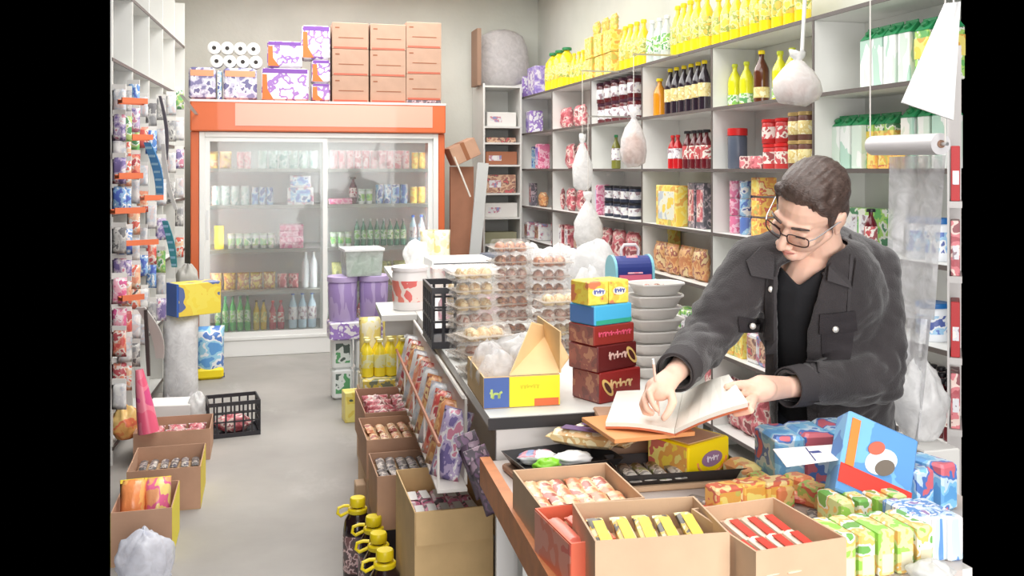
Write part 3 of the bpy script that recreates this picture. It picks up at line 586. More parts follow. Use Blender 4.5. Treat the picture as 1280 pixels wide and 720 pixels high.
def diaper(w_, h_, d_=.24, orange=True):
    t = thing('diaper_pack','proto diaper','pack'); MB().cb(w_,d_,h_,c=.018).build('body', DIAP, t)
    MB().box(-w_/2+.01,w_/2-.01,-d_/2-.002,-d_/2+.004,h_*.84,h_*.97).build('purple_band', DPUR, t)
    if orange:
        b = MB(); b.add([(-w_/2+.008,-d_/2-.003,.012),(-w_/2+.10,-d_/2-.003,.012),(-w_/2+.05,-d_/2-.003,h_*.35),(-w_/2+.045,-d_/2-.003,h_*.8),(-w_/2+.008,-d_/2-.003,h_*.8)],[(0,1,2,3,4)]); b.build('orange_swoosh', DORG, t)
    return t
def on_fridge(x0,x1,y0,y1): a=onY(x0,YT)[0]; b=onY(x1,YT)[0]; s=FPX/(YT*math.cos(TH)+((a+b)/2)*math.sin(TH)); return (a+b)/2, b-a, (y1-y0)/s, s
for (x0,x1,y0,y1,base,lb) in ((326,386,86,127,0,'wide white diaper pack with orange and purple print, lower left stack'),(333,378,53,86,1,'wide purple and white diaper pack on the lower wide one'),
    (388,412.5,104,127,0,'small orange purple pack at the bottom of the right pile'),(388,412.5,75,104,1,'small orange purple pack in the middle of the right pile'),(376,412.5,33,75,2,'purple pack with orange corner topping the right pile')):
    cx,w_,h_,s = on_fridge(x0,x1,y0,y1); z = FHT+.0008+(127-y1)/s + .001*base
    put(diaper(w_-.012,h_-.003), (cx,YT,z), 0, lb)
NAVY = pmat('navy_pack',[sr(110,104,160),sr(190,188,214),sr(226,224,236),sr(80,76,140)],14)
for (x0,x1,lb) in ((236,271,'blue grey pack with orange band at the left end of the fridge'),(279,322,'blue grey pack with orange band under the paper rolls')):
    cx,w_,h_,s = on_fridge(x0,x1,84,124); t = thing('napkin_pack',lb,'pack',(cx,YT,FHT+.0006)); MB().cb(w_-.01,.22,.275,c=.02).build('body',NAVY,t); MB().box(-w_/2+.02,w_/2-.02,-.113,-.108,.2,.25).build('orange_band',fl('soft_orange',240,160,120,.4),t)
cx,w_,h_,s = on_fridge(271.5,278.5,90,127); t = thing('blue_pack','dark blue narrow pack between the two blue grey packs on the fridge','pack',(cx,YT,FHT+.0006)); MB().cb(w_-.012,.2,.25,c=.006).build('body',BPK,t)
PAP = fl('paper_white',240,240,238,.9,bump=.2,bscale=90); CORE = fl('paper_core_dark',60,56,54,.9)
def roll():
    t = thing('paper_roll','proto roll','paper roll'); M = Matrix.Rotation(PI/2,4,'X')
    MB().lathe([(.05,-.05),(.0545,-.046),(.0545,.046),(.05,.05)],20,M=M).build('paper', PAP, t, smooth=True); MB().lathe([(.018,-.0506),(.018,.0506)],12,M=M).build('core', CORE, t, smooth=True); return t
pr_ = roll()
for r_ in range(2):
    for k in range(4):
        x = 268+ (r_==0)*3 + 16.3*k; s = 138; put(pr_, (onY(x,YT-.04)[0], YT-.04, FHT+.276+.055+r_*.112 - 0), 0, f'white toilet paper roll, {["leftmost","second from left","third from left","rightmost"][k]} of the {["lower","upper"][r_]} row', 'toilet paper rolls on the fridge')
from mathutils import noise
# ------------------------------------------------------------------ left shelving
def leftpt(px, y, off, d=None):
    """point in the left wall frame at local x=off, under picture column px; z from picture row y"""
    yy, t = sideline(px, off); v = P(px, y, t); return v, t
Lys = [0.04+.58*i for i in range(6)]
lsh = shelf_unit('wall_shelving', 'tall white shelving with thin dark edges along the left wall', 0, Lys, 0, .3, [2.62,2.2,1.78,1.36,.94,.52,.1], loc=(LW0.x,LW0.y,0), rz=LANG, side=-1, top=3.0)
for c in kids(lsh):
    for g in kids(c):
        if min(v.co.y for v in g.data.vertices) < 1.4: cutaway(g, 138, True)
    if min(v.co.y for v in c.data.vertices) < 1.4: cutaway(c, 138, True)
OBAR = fl('orange_bar',232,124,84,.4)
COLS = {
 'orange':pmat('h_orange',[sr(244,150,110),sr(250,200,160),sr(240,240,236),sr(230,90,60)],22,bump=.2),'purple':pmat('h_purple',[sr(110,90,160),sr(190,170,210),sr(240,236,240),sr(220,130,160)],22,bump=.2),
 'blue':pmat('h_blue',[sr(40,90,200),sr(130,180,230),sr(244,246,250),sr(60,130,210)],20,bump=.2),'red':pmat('h_red',[sr(222,60,50),sr(240,140,110),sr(240,220,210),sr(190,40,60)],20,bump=.2),
 'pink':pmat('h_pink',[sr(236,90,150),sr(250,180,200),sr(250,236,240),sr(214,60,140)],20,bump=.2),'green':pmat('h_green',[sr(110,190,90),sr(190,220,120),sr(240,244,236),sr(60,150,80)],20,bump=.2),
 'white':pmat('h_white',[sr(240,238,236),sr(226,224,226),sr(200,206,216),sr(214,196,196)],18,bump=.2),'teal':pmat('h_teal',[sr(60,160,180),sr(150,206,214),sr(240,246,246),sr(40,130,160)],20,bump=.2),
 'grey':pmat('h_grey',[sr(150,150,154),sr(190,188,186),sr(220,218,214),sr(110,108,112)],18,bump=.2)}
def hpack(c, w_=.085, h_=.14):
    t = thing('hanging_pack','proto hp'+c,'packet'); MB().pillow(w_,h_,.03,6,6,seed=len(c),z0=-h_).build('pouch', COLS[c], t, smooth='all')
    MB().box(-w_/2*.95,w_/2*.95,-.002,.002,-.012,.02).build('header_card', fl('card_white',240,238,234,.5) if c != 'darkpurple' else COLS[c], t)
    MB().box(-.035,.004,-.0015,.0015,.008,.012).build('hook', fl('hook_wire',190,190,190,.3,metal=.6), t); return t
HP = {c: hpack(c) for c in COLS}
# columns of hanging packets: picture column, list of (row y, colour)
HC = [(145,[(110,'white'),(142,'purple'),(166,'white'),(196,'purple'),(232,'blue'),(283,'grey'),(322,'purple'),(346,'pink'),(384,'pink'),(412,'red'),(452,'red'),(478,'white')]),
      (156,[(112,'grey'),(144,'green'),(172,'orange'),(200,'orange'),(234,'blue'),(285,'blue'),(324,'purple'),(350,'orange'),(388,'red'),(420,'white'),(456,'orange')]),
      (167,[(104,'blue'),(134,'purple'),(160,'green'),(192,'red'),(224,'white'),(262,'orange'),(296,'white'),(330,'orange'),(356,'orange'),(392,'white'),(428,'grey')]),
      (178,[(120,'white'),(158,'red'),(206,'white'),(238,'orange'),(284,'white'),(318,'blue'),(360,'white'),(404,'white')]),
      (189,[(128,'grey'),(162,'blue'),(256,'white'),(300,'red'),(330,'blue'),(376,'grey')]),
      (201,[(122,'grey'),(160,'white'),(196,'grey'),(228,'white'),(272,'purple'),(312,'green'),(342,'white'),(372,'purple')]),
      (214,[(118,'white'),(150,'grey'),(190,'white'),(226,'grey'),(352,'blue'),(380,'white')]),
      (224,[(112,'green'),(150,'white'),(186,'purple'),(222,'white'),(258,'grey'),(296,'orange')])]
for ci,(px,rows) in enumerate(HC):
    px = max(px,149)
    for ri,(y,c) in enumerate(rows):
        off = .055+.03*(ri%2); v,t = leftpt(px,y,off); s_ = 1.0 if ci < 3 else .9
        put(HP[c], v, LANG+random.uniform(-.5,.1)+.1, f'{c} hanging packet, {ORD[ri+1]} down in the {ORD[ci+1]} hanging column from the left', 'packets hanging before the left shelves', (s_*.9,s_,s_*(1.2 if ci > 3 else 1)))
def hbar(px, y, w_, k):
    v,t = leftpt(px+3,y,.14); q = MB(); q.box(-w_/2,w_/2,-.012,.0,-.012,.012); q.box(-w_/2,-w_/2+.008,-.05,-.012,-.008,.008); q.box(w_/2-.008,w_/2,-.05,-.012,-.008,.008); q.box(-w_/2,w_/2,-.062,-.05,-.008,.02)
    tag(q.build('orange_rail', OBAR, None, loc=v, rz=LANG+.55), f'orange plastic rail, {ORD[k+1]} from the top on the left shelves', 'rail', 'orange rails on the left shelves')
for k,(px,y,w_) in enumerate([(160,128,.13),(170,173,.11),(155,221,.12),(184,248,.11),(154,264,.15),(166,304,.20),(158,372,.11)]): hbar(px,y,w_,k)
# long blue brush, teal comb strip, ribbon straps, umbrella
def strip(name, label, cat, p0, p1, w_, m, px_off=.1, bend=0, teeth=0, thick=.012):
    a,_ = leftpt(p0[0],p0[1],px_off); b,_ = leftpt(p1[0],p1[1],px_off); t = thing(name,label,cat,a); d = b-a; K = 9; q = MB(); side = Vector((1,-.25,0)).normalized(); n_ = Vector((-.25,-1,0)).normalized(); vs=[]; fs=[]
    for i in range(K):
        f = i/(K-1); c = d*f+side*math.sin(f*PI)*bend; ww = w_/2*(.75+.25*math.sin(f*PI))
        vs += [c-side*ww-n_*thick/2, c+side*ww-n_*thick/2, c+side*ww+n_*thick/2, c-side*ww+n_*thick/2]
    for i in range(K-1):
        for k in range(4): fs.append((i*4+k,i*4+(k+1)%4,i*4+4+(k+1)%4,i*4+4+k))
    fs += [(3,2,1,0),tuple(range(4*K-4,4*K))]; q.add(vs,fs); q.build('body', m, t, smooth=False)
    if teeth:
        for i in range(teeth):
            f = (i+.5)/teeth; c = d*f+side*math.sin(f*PI)*bend; q = MB(); q.add([c-side*w_*.35+n_*.006,c+side*w_*.35+n_*.006,c+side*w_*.35+n_*.016+d*.3/teeth,c-side*w_*.35+n_*.016+d*.3/teeth],[(0,1,2,3)]); q.v += [tuple(Vector(v)+n_*.004) for v in q.v]; q.f += [(7,6,5,4),(0,1,5,4),(2,3,7,6),(1,2,6,5),(3,0,4,7)]; q.m += [0]*5; q.build('rib', fl('pale_blue',150,200,230,.4), t)
    return t
strip('blue_brush','long bright blue scrubbing brush hanging on the left shelves','brush',(184,178),(200,246),.05,fl('brush_blue',70,150,214,.5),.16,.02,7)
strip('teal_comb','long teal strip of combs hanging right of the blue brush','comb strip',(206,276),(218,334),.045,fl('teal',50,150,170,.4),.14,.01,6)
strip('white_strap','long white plastic strap hanging beside the blue brush','strap',(204,180),(220,262),.03,fl('strap_white',226,224,226,.4),.13,-.02)
strip('dark_strap','thin dark strap hanging from the left shelf edge','strap',(200,120),(208,200),.02,fl('strap_grey',90,86,96,.5),.12,.02)
strip('folded_umbrella','white and dark folded umbrella hanging low on the left','umbrella',(176,384),(200,448),.06,fl('umbrella_white',232,230,230,.5),.17,.03)
strip('umbrella_spike','slim dark umbrella hanging beside the white folded one','umbrella',(182,386),(186,470),.02,fl('umbrella_dark',80,70,70,.5),.19,.0)
strip('grey_ribbon','pale grey ribbon hanging beside the fridge side','ribbon',(226,118),(248,146),.03,fl('ribbon_grey',206,204,202,.5),.1,.0)
strip('brown_twig','short dark cord hanging across the packets low on the left','cord',(172,362),(158,378),.012,fl('cord_dark',60,50,50,.6),.10,.0)
def blob(name, label, cat, m, loc, rx, ry, rz_, seed=1, rough=.16, n=(34,22), flat=.15, knot=False, rot=0, parts=None):
    """soft crumpled bag with a flat underside"""
    R = random.Random(seed); q = MB(); vs=[]; fs=[]; U,V = n
    ph = [R.uniform(0,6.28) for _ in range(6)]; big = max(rx,rz_) > .03
    for j in range(V+1):
        th = PI*j/V; 
        for i in range(U):
            a = 2*PI*i/U; k = 1+rough*.5*(math.sin(3*a+ph[0]+th*2)*.5+math.sin(5*a+ph[1]-th*3)*.35+math.sin(8*a+ph[2]+th*5)*.25)+R.uniform(-.008,.008)
            z = math.cos(th); z = max(z,-1+flat)
            if big: nv = Vector((math.sin(th)*math.cos(a)*2.1+seed,math.sin(th)*math.sin(a)*2.1,math.cos(th)*2.1)); cr = noise.noise(nv)*.5+(.2-abs(noise.noise(nv*2.1)))*.3+(.2-abs(noise.noise(nv*4.2+Vector((3,1,2)))))*.12; k *= 1+cr*.45; z = -1+flat+(z+1-flat)*(1+cr*.22) if z > -1+flat else z
            vs.append((rx*math.sin(th)*math.cos(a)*k, ry*math.sin(th)*math.sin(a)*k, rz_*(z+1-flat)*(1+.04*math.sin(4*a+ph[3]))))
    for j in range(V):
        for i in range(U): fs.append((j*U+i,(j+1)*U+i,(j+1)*U+(i+1)%U,j*U+(i+1)%U))
    q.add(vs,fs); t = thing(name,label,cat,loc,rot) if (knot or parts) else None
    o = q.build('body' if t else name, m, t, smooth='all', loc=None if t else loc, rz=0 if t else rot)
    if t and knot: 
        zt = rz_*(2-flat); MB().lathe([(rx*.25,-.03),(rx*.1,.0),(rx*.16,.025),(rx*.3,.06)],10,c=(0,0,zt)).build('knot', m, t, smooth='all')
    if not t: tag(o,label,cat); return o
    return t
WFILM = film('white_film',(.95,.95,.95),.85,.3); CFILM = film('clear_film',(.93,.94,.96),.4,.2); MFILM = film('milky_film',(.95,.95,.96),.66,.3)
# grey hat-like bag by the fridge
v,_ = leftpt(234,378,.12); blob('grey_bag','crumpled grey cloth bag hanging by the orange fridge side','bag',fl('cloth_grey',178,176,170,.9,bump=.2),(v.x,v.y,v.z),.09,.09,.15,seed=5)
# white plastic wrapped bundle with yellow box on it
v = onz(222,505,0.0); v.x += .02; wb = thing('white_bundle','tall white plastic wrapped bundle standing by the left shelves','bundle',v,-.15)
MB().pillow(.24,.60,.22,10,12,seed=31,rnd=.06).build('wrap', WFILM, wb, smooth='all'); MB().cb(.18,.13,.54,z=.002,c=.02).build('contents', fl('bundle_in',226,224,228,.6), wb)
p = pack('yellow_box',.30,.16,.22,pmat('yellow_box_print',[sr(250,226,20),sr(252,232,60),sr(246,214,20),sr(60,90,160)],6),None); MB().box(-.165,-.151,-.081,.081,0,.22).build('blue_end', fl('box_blue',60,100,180,.4), p)
put(p,(v.x+.09,v.y+.03,.605),.5,'bright yellow printed box with blue end on the white bundle')
v = onz(262,473,0.0); t = thing('detergent_bag','blue and white detergent bag with yellow foot on the floor before the fridge','bag',v,.1)
MB().pillow(.22,.40,.12,8,10,seed=8,rnd=.05,z0=0).build('bag', pmat('deterg',[sr(60,150,220),sr(150,210,240),sr(240,244,250),sr(30,110,200)],9,rough=.3), t, smooth='all'); MB().cb(.20,.12,.09,c=.02,z=-.0+.0).build('yellow_foot', fl('deterg_yellow',246,220,20,.35), t)
v = onz(214,536,0.0); b = thing('white_box','plain white cardboard box on the floor below the bundle','box',v,-.1); MB().cb(.26,.22,.17,c=.004).build('body', fl('plain_white',236,234,232,.6), b)
blob('white_bag','crumpled white plastic bag beside the plain white box','bag',WFILM,onz(246,537,0),.07,.07,.12,seed=11)
# black crate with red goods
BLK = fl('crate_black',44,42,48,.45)
def crate(label, loc, rz, w_, d_, h_, group=None):
    t = thing('plastic_crate',label,'crate',loc,rz); m = BLK
    MB().box(-w_/2,w_/2,-d_/2,d_/2,0,.008).build('base', m, t)
    for sgn,ax,L_ in ((-1,0,w_),(1,0,w_),(-1,1,d_-.02),(1,1,d_-.02)):
        q = MB(); nb = max(4,int(L_/.045)); o_ = (d_ if ax == 0 else w_)/2
        def bx(a0,a1,z0,z1):
            if ax == 0: q.box(a0,a1,sgn*o_-(.008 if sgn > 0 else 0),sgn*o_+(.008 if sgn < 0 else 0),z0,z1)
            else: q.box(sgn*o_-(.008 if sgn > 0 else 0),sgn*o_+(.008 if sgn < 0 else 0),a0,a1,z0,z1)
        bx(-L_/2,L_/2,h_-.022,h_); bx(-L_/2,L_/2,.008,.025); bx(-L_/2,L_/2,h_*.42,h_*.42+.008); bx(-L_/2,L_/2,h_*.66,h_*.66+.008)
        for i in range(nb+1): a = -L_/2+L_*i/nb; bx(max(-L_/2,a-.005),min(L_/2,a+.005),.025,h_-.022)
        q.build('side_grid', m, t)
    return t
cv = onz(291,540,0); crate('black slatted plastic crate on the floor before the fridge aisle', cv, .12, .30, .24, .21)
blob('red_goods_bag','bag of dark red packets lying in the floor crate','bag',RPK,(cv.x,cv.y,.0085),.10,.075,.055,seed=12)
# ------------------------------------------------------------------ open cartons
def open_carton(label, loc, rz, w_, d_, h_, m=CARD, mi=CARDIN, flaps=(), th=.004, name='open_carton', side_m=None, front_m=None):
    """flaps: (side, length, angle from hanging straight down in degrees)"""
    t = thing(name,label,'box',loc,rz); q = MB(); w2,d2 = w_/2,d_/2
    q.box(-w2,w2,-d2,d2,0,th,1); 
    q.box(-w2,w2,-d2,-d2+th,th,h_,0); q.box(-w2,w2,d2-th,d2,th,h_,0); q.box(-w2,-w2+th,-d2+th,d2-th,th,h_,0); q.box(w2-th,w2,-d2+th,d2-th,th,h_,0)
    q.build('body',[m,mi],t)
    if front_m: MB().box(-w2+.002,w2-.002,-d2-.0012,-d2-.0002,.003,h_-.003).build('front_print', front_m, t)
    if side_m: MB().box(w2+.0002,w2+.0012,-d2+.002,d2-.002,.003,h_-.003).build('side_print', side_m, t); MB().box(-w2-.0012,-w2-.0002,-d2+.002,d2-.002,.003,h_-.003).build('side_print', side_m, t)
    for (s,L_,a) in flaps:
        a = math.radians(a); o = MB(); 
        if s in 'fb': o.box(-w2+.003,w2-.003,-.003,0,-L_,0); M = Matrix.Translation((0,-d2-.0015 if s=='f' else d2+.0015,h_)) @ Matrix.Rotation(0 if s=='f' else PI,4,'Z') @ Matrix.Rotation(-a,4,'X')
        else: o.box(-d2+.003,d2-.003,-.003,0,-L_,0); M = Matrix.Translation((-w2-.0015 if s=='l' else w2+.0015,0,h_)) @ Matrix.Rotation(-PI/2 if s=='l' else PI/2,4,'Z') @ Matrix.Rotation(-a,4,'X')
        o.v = [tuple(M @ Vector(v)) for v in o.v]; o.build('flap', m, t)
    return t
def fillgrid(pr, carton, nx, ny, w_, d_, z, label, group=None, tilt=0, jit=.003, ang=.06, sc=None, rot=None):
    """things standing or lying in rows inside a carton; carton = (loc, rz)"""
    loc, rz = carton; M = Matrix.Translation(loc) @ Matrix.Rotation(rz,4,'Z'); rn = ['front','second','third','fourth','fifth','back']
    for j in range(ny):
        for i in range(nx):
            p = M @ Vector((-w_/2+w_*(i+.5)/nx+random.uniform(-jit,jit), -d_/2+d_*(j+.5)/ny+random.uniform(-jit,jit), z))
            row = 'row' if ny == 1 else (('front' if j == 0 else 'back' if j == ny-1 else 'middle' if ny == 3 else rn[j])+' row')
            e = Euler((tilt+random.uniform(-ang,ang)*.5, 0 if rot is None else rot, rz+random.uniform(-ang,ang)),'XYZ')
            put(pr, p, 0, f'{label}, {ordn(i,nx)} in the {row}', group or label, sc, rot=e)
# small product prototypes for counters and cartons
def bar(name, L_, w_, t_, m, m2=None, cat='packet'):
    """flow-wrapped bar lying along y, crimped ends"""
    t = thing(name,'proto '+name+str(len(LABELS)),cat); q = MB(); K = 7; vs=[]; fs=[]
    prof = [(-.5,.35,.1),(-.43,1,.15),(-.40,.92,.8),(0,1,1),(.40,.92,.8),(.43,1,.15),(.5,.35+.6,.1)]
    prof[0] = (-.5,.95,.1)
    for (f,a,b) in prof:
        for k in range(8):
            an = 2*PI*k/8+PI/8; vs.append((math.cos(an)*w_/2*a*1.05, f*L_, t_/2+math.sin(an)*t_/2*b*1.05))
    for i in range(6):
        for k in range(8): fs.append((i*8+k,i*8+(k+1)%8,i*8+8+(k+1)%8,i*8+8+k))
    fs += [tuple(range(7,-1,-1)),tuple(range(48,56))]; q.add(vs,fs); q.build('wrapper', m, t, smooth=True)
    if m2: MB().box(-w_*.3,w_*.3,-L_*.3,L_*.3,t_*1.02-.0005,t_*1.02+.0008).build('print', m2, t)
    return t
W_yel = bar('yellow_bar',.13,.034,.024,pmat('bar_yellow',[sr(250,226,130),sr(252,240,190),sr(240,200,60),sr(90,80,60)],22,rough=.3),fl('bar_y2',250,216,70,.4))
W_red = bar('red_bar',.13,.03,.022,fl('bar_cream',250,226,206,.3),fl('bar_r',226,66,50,.4)); W_dk = bar('dark_bar',.14,.036,.024,pmat('bar_dark',[sr(56,50,54),sr(110,100,96),sr(200,190,180),sr(70,60,80)],24,rough=.3),None)
W_or = bar('orange_wafer',.12,.035,.022,pmat('bar_orange',[sr(220,120,60),sr(240,180,120),sr(250,220,180),sr(180,70,40)],24,rough=.3),None); W_pk = bar('pink_dark_bar',.13,.032,.03,pmat('bar_pink',[sr(60,30,50),sr(226,120,160),sr(244,220,226),sr(120,30,70)],26,rough=.3),TXTW)
W_cr = bar('wafer_pack',.19,.06,.045,pmat('bar_wafer',[sr(240,206,140),sr(246,224,180),sr(220,170,100),sr(250,236,200)],16,rough=.3),fl('wafer_purple',110,80,130,.4))
# --- left row of cartons on the floor
def cfloor(xl, xr, yf, dep, h, label, rz=0, **k):
    a = onz(xl,yf,0); b = onz(xr,yf,0); a2 = Vector((a.x,(a.y+b.y)/2,0)); w_ = b.x-a.x; loc = Vector(((a.x+b.x)/2,(a.y+b.y)/2+dep/2,0)); return open_carton(label,loc,rz,w_,dep,h,**k), loc, w_
t,loc,w_ = cfloor(168,262,578,.34,.17,'shallow cardboard carton of red packets on the floor left')
fillgrid(P_redb,(loc+Vector((0,-.04,0)),0),3,2,w_-.06,.22,.07,'red snack packet lying in the left floor carton',tilt=-.9,sc=.5)
t,loc,w_ = cfloor(160,250,640,.40,.2,'open cardboard carton with dark packets on the floor left',rz=0,side_m=fl('carton_yellow_side',222,200,60,.6))
fillgrid(W_dk,(loc,0),6,2,w_-.03,.34,.13,'dark packet in the second floor carton'); q = pack('filler',.3,.34,.12,CARDIN,None); put(q,(loc.x,loc.y,.0045),0,'inner cardboard tray under the dark packets on the left')
t,loc,w_ = cfloor(140,214,706,.36,.22,'low carton with yellow side holding orange bags at bottom left',rz=0,side_m=fl('carton_yellow_side2',236,220,40,.5))
ORB = pmat('orange_bag',[sr(246,140,50),sr(250,180,80),sr(250,120,60),sr(252,210,120)],8,rough=.25,bump=.3); PKB = pmat('pink_orange_bag',[sr(244,120,130),sr(250,170,110),sr(240,90,150),sr(250,220,120)],9,rough=.25,bump=.3)
pO = pouch('orange_snack_bag',.15,.10,.25,ORB,YCAP,seed=41); pP = pouch('pink_snack_bag',.15,.10,.25,PKB,YCAP,seed=43)
for i,(pr,lb) in enumerate(((pO,'bright orange puffy bag in the bottom left carton'),(pP,'pink and orange puffy bag in the bottom left carton'))):
    put(pr,(loc.x-w_/4+.01+i*(w_/2-.02),loc.y-.08,.02),.0,lb,rot=Euler((-.3,0,.05),'XYZ'),sc=(.72,.9,1.15))
blob('clear_bag','milky plastic bag with blue print at the bottom left corner','bag',film('blue_film',(.86,.88,.96),.8,.3),onz(180,738,0.0),.10,.09,.12,seed=17)
blob('pink_bag','magenta red toy bag lying behind the left cartons','bag',pmat('pinkbag',[sr(244,60,140),sr(240,90,110),sr(250,160,170),sr(230,50,80)],8,rough=.3,bump=.3),P(176,585,5.62),.07,.07,.09,seed=18)
def cone_toy(p0, p1, r0, r1, m, name, label, cat):
    a,b = p0,p1; q = MB(); q.tube([a,a.lerp(b,.3),a.lerp(b,.7),b],[r0,r0*.8+r1*.2,r0*.4+r1*.6,r1],12); tag(q.build(name,m,None,smooth=True),label,cat)
cone_toy(P(186,540,5.15),P(174,462,5.15),.055,.02,pmat('pinktoy',[sr(244,70,120),sr(250,120,150),sr(230,40,130)],6,rough=.3),'toy_bat','long pink plastic toy bat leaning on the left shelves','toy')
blob('orange_bag','small orange bag behind the left cartons at the wall','bag',ORB,P(156,548,5.3),.07,.07,.1,seed=19)
# ------------------------------------------------------------------ right side of the aisle: floor stock
MG = lambda: milk('x',1,1,1,WHITE,WHITE,None)
pWG = pack('white_green_pack',.14,.16,.21,fl('soap_white',236,240,240,.35),pmat('leafprint',[sr(240,244,240),sr(60,160,90),sr(230,240,236),sr(30,70,60)],9),c=.015,win=(.15,.85,.2,.85))
for k in range(2):
    for i in range(2):
        v = onz(427+i*30,497,0); put(pWG,(v.x,v.y+.02,.0005+.2105*k),.05,f'white pack with green leaf, {["lower","upper"][k]} {["left","right"][i]} one of four on the floor','white green packs on the floor')
v = onz(462,470,0); 
pGr = pack('green_white_pack',.12,.14,.3,pmat('soapgreen',[sr(240,244,240),sr(90,190,90),sr(240,240,236)],7),None,c=.015)
pPurp = jar('purple_pail','pail',.24,.105,pmat('pail_purple',[sr(160,130,200),sr(190,166,220),sr(150,120,190)],10,stretch=(1,1,.3)),fl('pail_lid',200,180,226,.4),None,cone=.08)
base = onz(445,497,0)
b_ = pack('lilac_multipack',.44,.2,.12,PWH,None,c=.008)
put(b_,(base.x+.03,base.y+.01,.4225),.05,'lilac and white multipack on the four green leaf packs')
for i in range(2): put(pPurp,(base.x-.09+.215*i,base.y+.02,.543),0,f'{["left","right"][i]} purple pail on the lilac multipack','purple pails',sc=(.98,.98,1.3))
# yellow stacks: carton base + yellow packs
v = onz(443,528,0); q = pack('yellow_green_box',.13,.12,.19,pmat('ygbox',[sr(246,226,90),sr(250,236,120),sr(240,216,60),sr(40,80,40)],8),None); put(q,v+Vector((0,.06,0)),.1,'small yellow and green box alone on the floor left of the cartons')
stk = [ # front row y of top rim, xl, xr, top z, depth, back y
 (5.00,459,520,.46,.34),(4.36,455,548,.50,.50),(3.93,457,556,.50,.36),(3.58,462,566,.47,.30)]
def dcarton(d, xl, xr, top, dep, label, h=None, **k):
    a = P(xl,400,d); b = P(xr,400,d); w_ = (b.x-a.x); loc = Vector(((a.x+b.x)/2,(a.y+b.y)/2+dep/2,0)); h = h or top; loc.z = top-h
    return open_carton(label,loc,0,w_,dep,h,**k), loc, w_
def base_box(loc, w_, dep, z1, label, m=CARD2, rz=0):
    t = pack('closed_carton',w_,dep,z1-.001,m,None); return put(t,(loc.x,loc.y,0.0),rz,label)
a = P(456,400,5.1); b = P(514,400,5.1); bl = Vector(((a.x+b.x)/2,(a.y+b.y)/2+.16,0))
base_box(bl,.27,.3,.40,'closed carton hidden under the yellow bottles on the floor')
pYt = bottle('yellow_squash_bottle','bottle',.20,.033,fl('squash_yellow',248,224,60,.25,coat=.2),fl('pale_yellow_cap',250,240,170,.4),pmat('squash_label',[sr(250,230,60),sr(244,244,190),sr(250,240,130)],20),capr=.5,shoulder=.74)
b2 = pack('flower_tray',.26,.28,.075,pmat('flower_print',[sr(250,232,110),sr(244,240,220),sr(236,210,60),sr(120,130,100)],16),None); put(b2,(bl.x,bl.y,.4005),0,'yellow flower printed tray under the yellow bottles')
fillgrid(pYt,(Vector((bl.x,bl.y,.4765)),0),4,2,.25,.15,0,'yellow squash bottle on the flower tray','yellow squash bottles')
pYc = pouch('pale_yellow_bag',.125,.08,.2,pmat('paleyellow',[sr(250,236,170),sr(252,244,214),sr(248,226,120)],12,rough=.3,bump=.2),None,seed=51)
for i in range(2): put(pYc,(bl.x-.065+.13*i,bl.y+.115,.4765),0,f'{["left","right"][i]} pale yellow bag behind the squash bottles',sc=(1,.7,1.5))
t,loc,w_ = dcarton(4.36,455,548,.50,.50,'open carton of red and white packets, farthest of the floor cartons',h=.2); base_box(loc,w_-.02,.38,loc.z,'closed carton beneath the farthest open carton'); fillgrid(P_red2,(loc+Vector((0,-.04,0)),0),2,4,w_-.06,.38,.10,'red and white packet in the farthest open carton',tilt=-.9,sc=(.54,.6,.62))
C1 = loc
t,loc,w_ = dcarton(3.93,457,556,.50,.36,'open carton of brown snack packets, third floor carton from the big one',h=.16); base_box(loc,w_-.02,.24,loc.z,'closed carton beneath the brown packet carton')
fillgrid(W_or,(loc,0),6,2,w_-.03,.30,.125,'brown snack packet in the third open carton'); q = pack('filler',w_-.02,.33,.115,CARDIN,None); put(q,(loc.x,loc.y,loc.z+.0045),0,'inner tray under the brown snack packets')
t,loc,w_ = dcarton(3.56,470,567,.47,.30,'open carton of dark packets right behind the big carton',h=.2); base_box(loc,w_-.02,.20,loc.z,'dark closed carton beneath the dark packet carton',m=fl('dark_box',74,70,78,.5))
fillgrid(W_dk,(loc,0),6,2,w_-.03,.26,.165,'dark packet in the carton behind the big one'); q = pack('filler',w_-.02,.28,.155,CARDIN,None); put(q,(loc.x,loc.y,loc.z+.0045),0,'inner tray beneath the dark packets behind the big carton')
# the big carton: corners measured from the rim
zr = .56; fl_ = onz(518,640,zr); fr_ = onz(617,632,zr); bl_ = onz(488,583,zr); W_ = .27; D_ = .43
loc = Vector(((fl_.x+fr_.x)/2,(fl_.y+fr_.y)/2+D_/2,.22)); W_ = fr_.x-fl_.x
open_carton('big tan open carton with a folded front flap beside the counter',loc,0,W_,D_,zr-.22,m=CARD3,mi=fl('cardboard_tan_in',190,146,88,.85),flaps=(('f',.10,3),('r',.12,8)))
q = pack('closed_carton',W_-.005,D_-.01,.219,CARD3,None,c=.004); text('LABELS',.034,TXTBR,q,(0,-D_/2+.0035,.15),(PI/2,0,0)); put(q,(loc.x,loc.y,0),0,'tan closed carton directly beneath the big open carton')
fillgrid(W_pk,(Vector((loc.x,loc.y-.0,loc.z)),0),5,2,W_-.03,.27,.265,'pink and dark sweet packet in the big carton',sc=(1.4,1,1)); q = pack('filler',W_-.02,D_-.02,.255,CARDIN,None); put(q,(loc.x,loc.y,loc.z+.0045),0,'inner tray inside the big tan carton')
base_box(onz(468,690,0)+Vector((-.03,.06,0)),.09,.08,.28,'small closed carton behind the dark jugs')
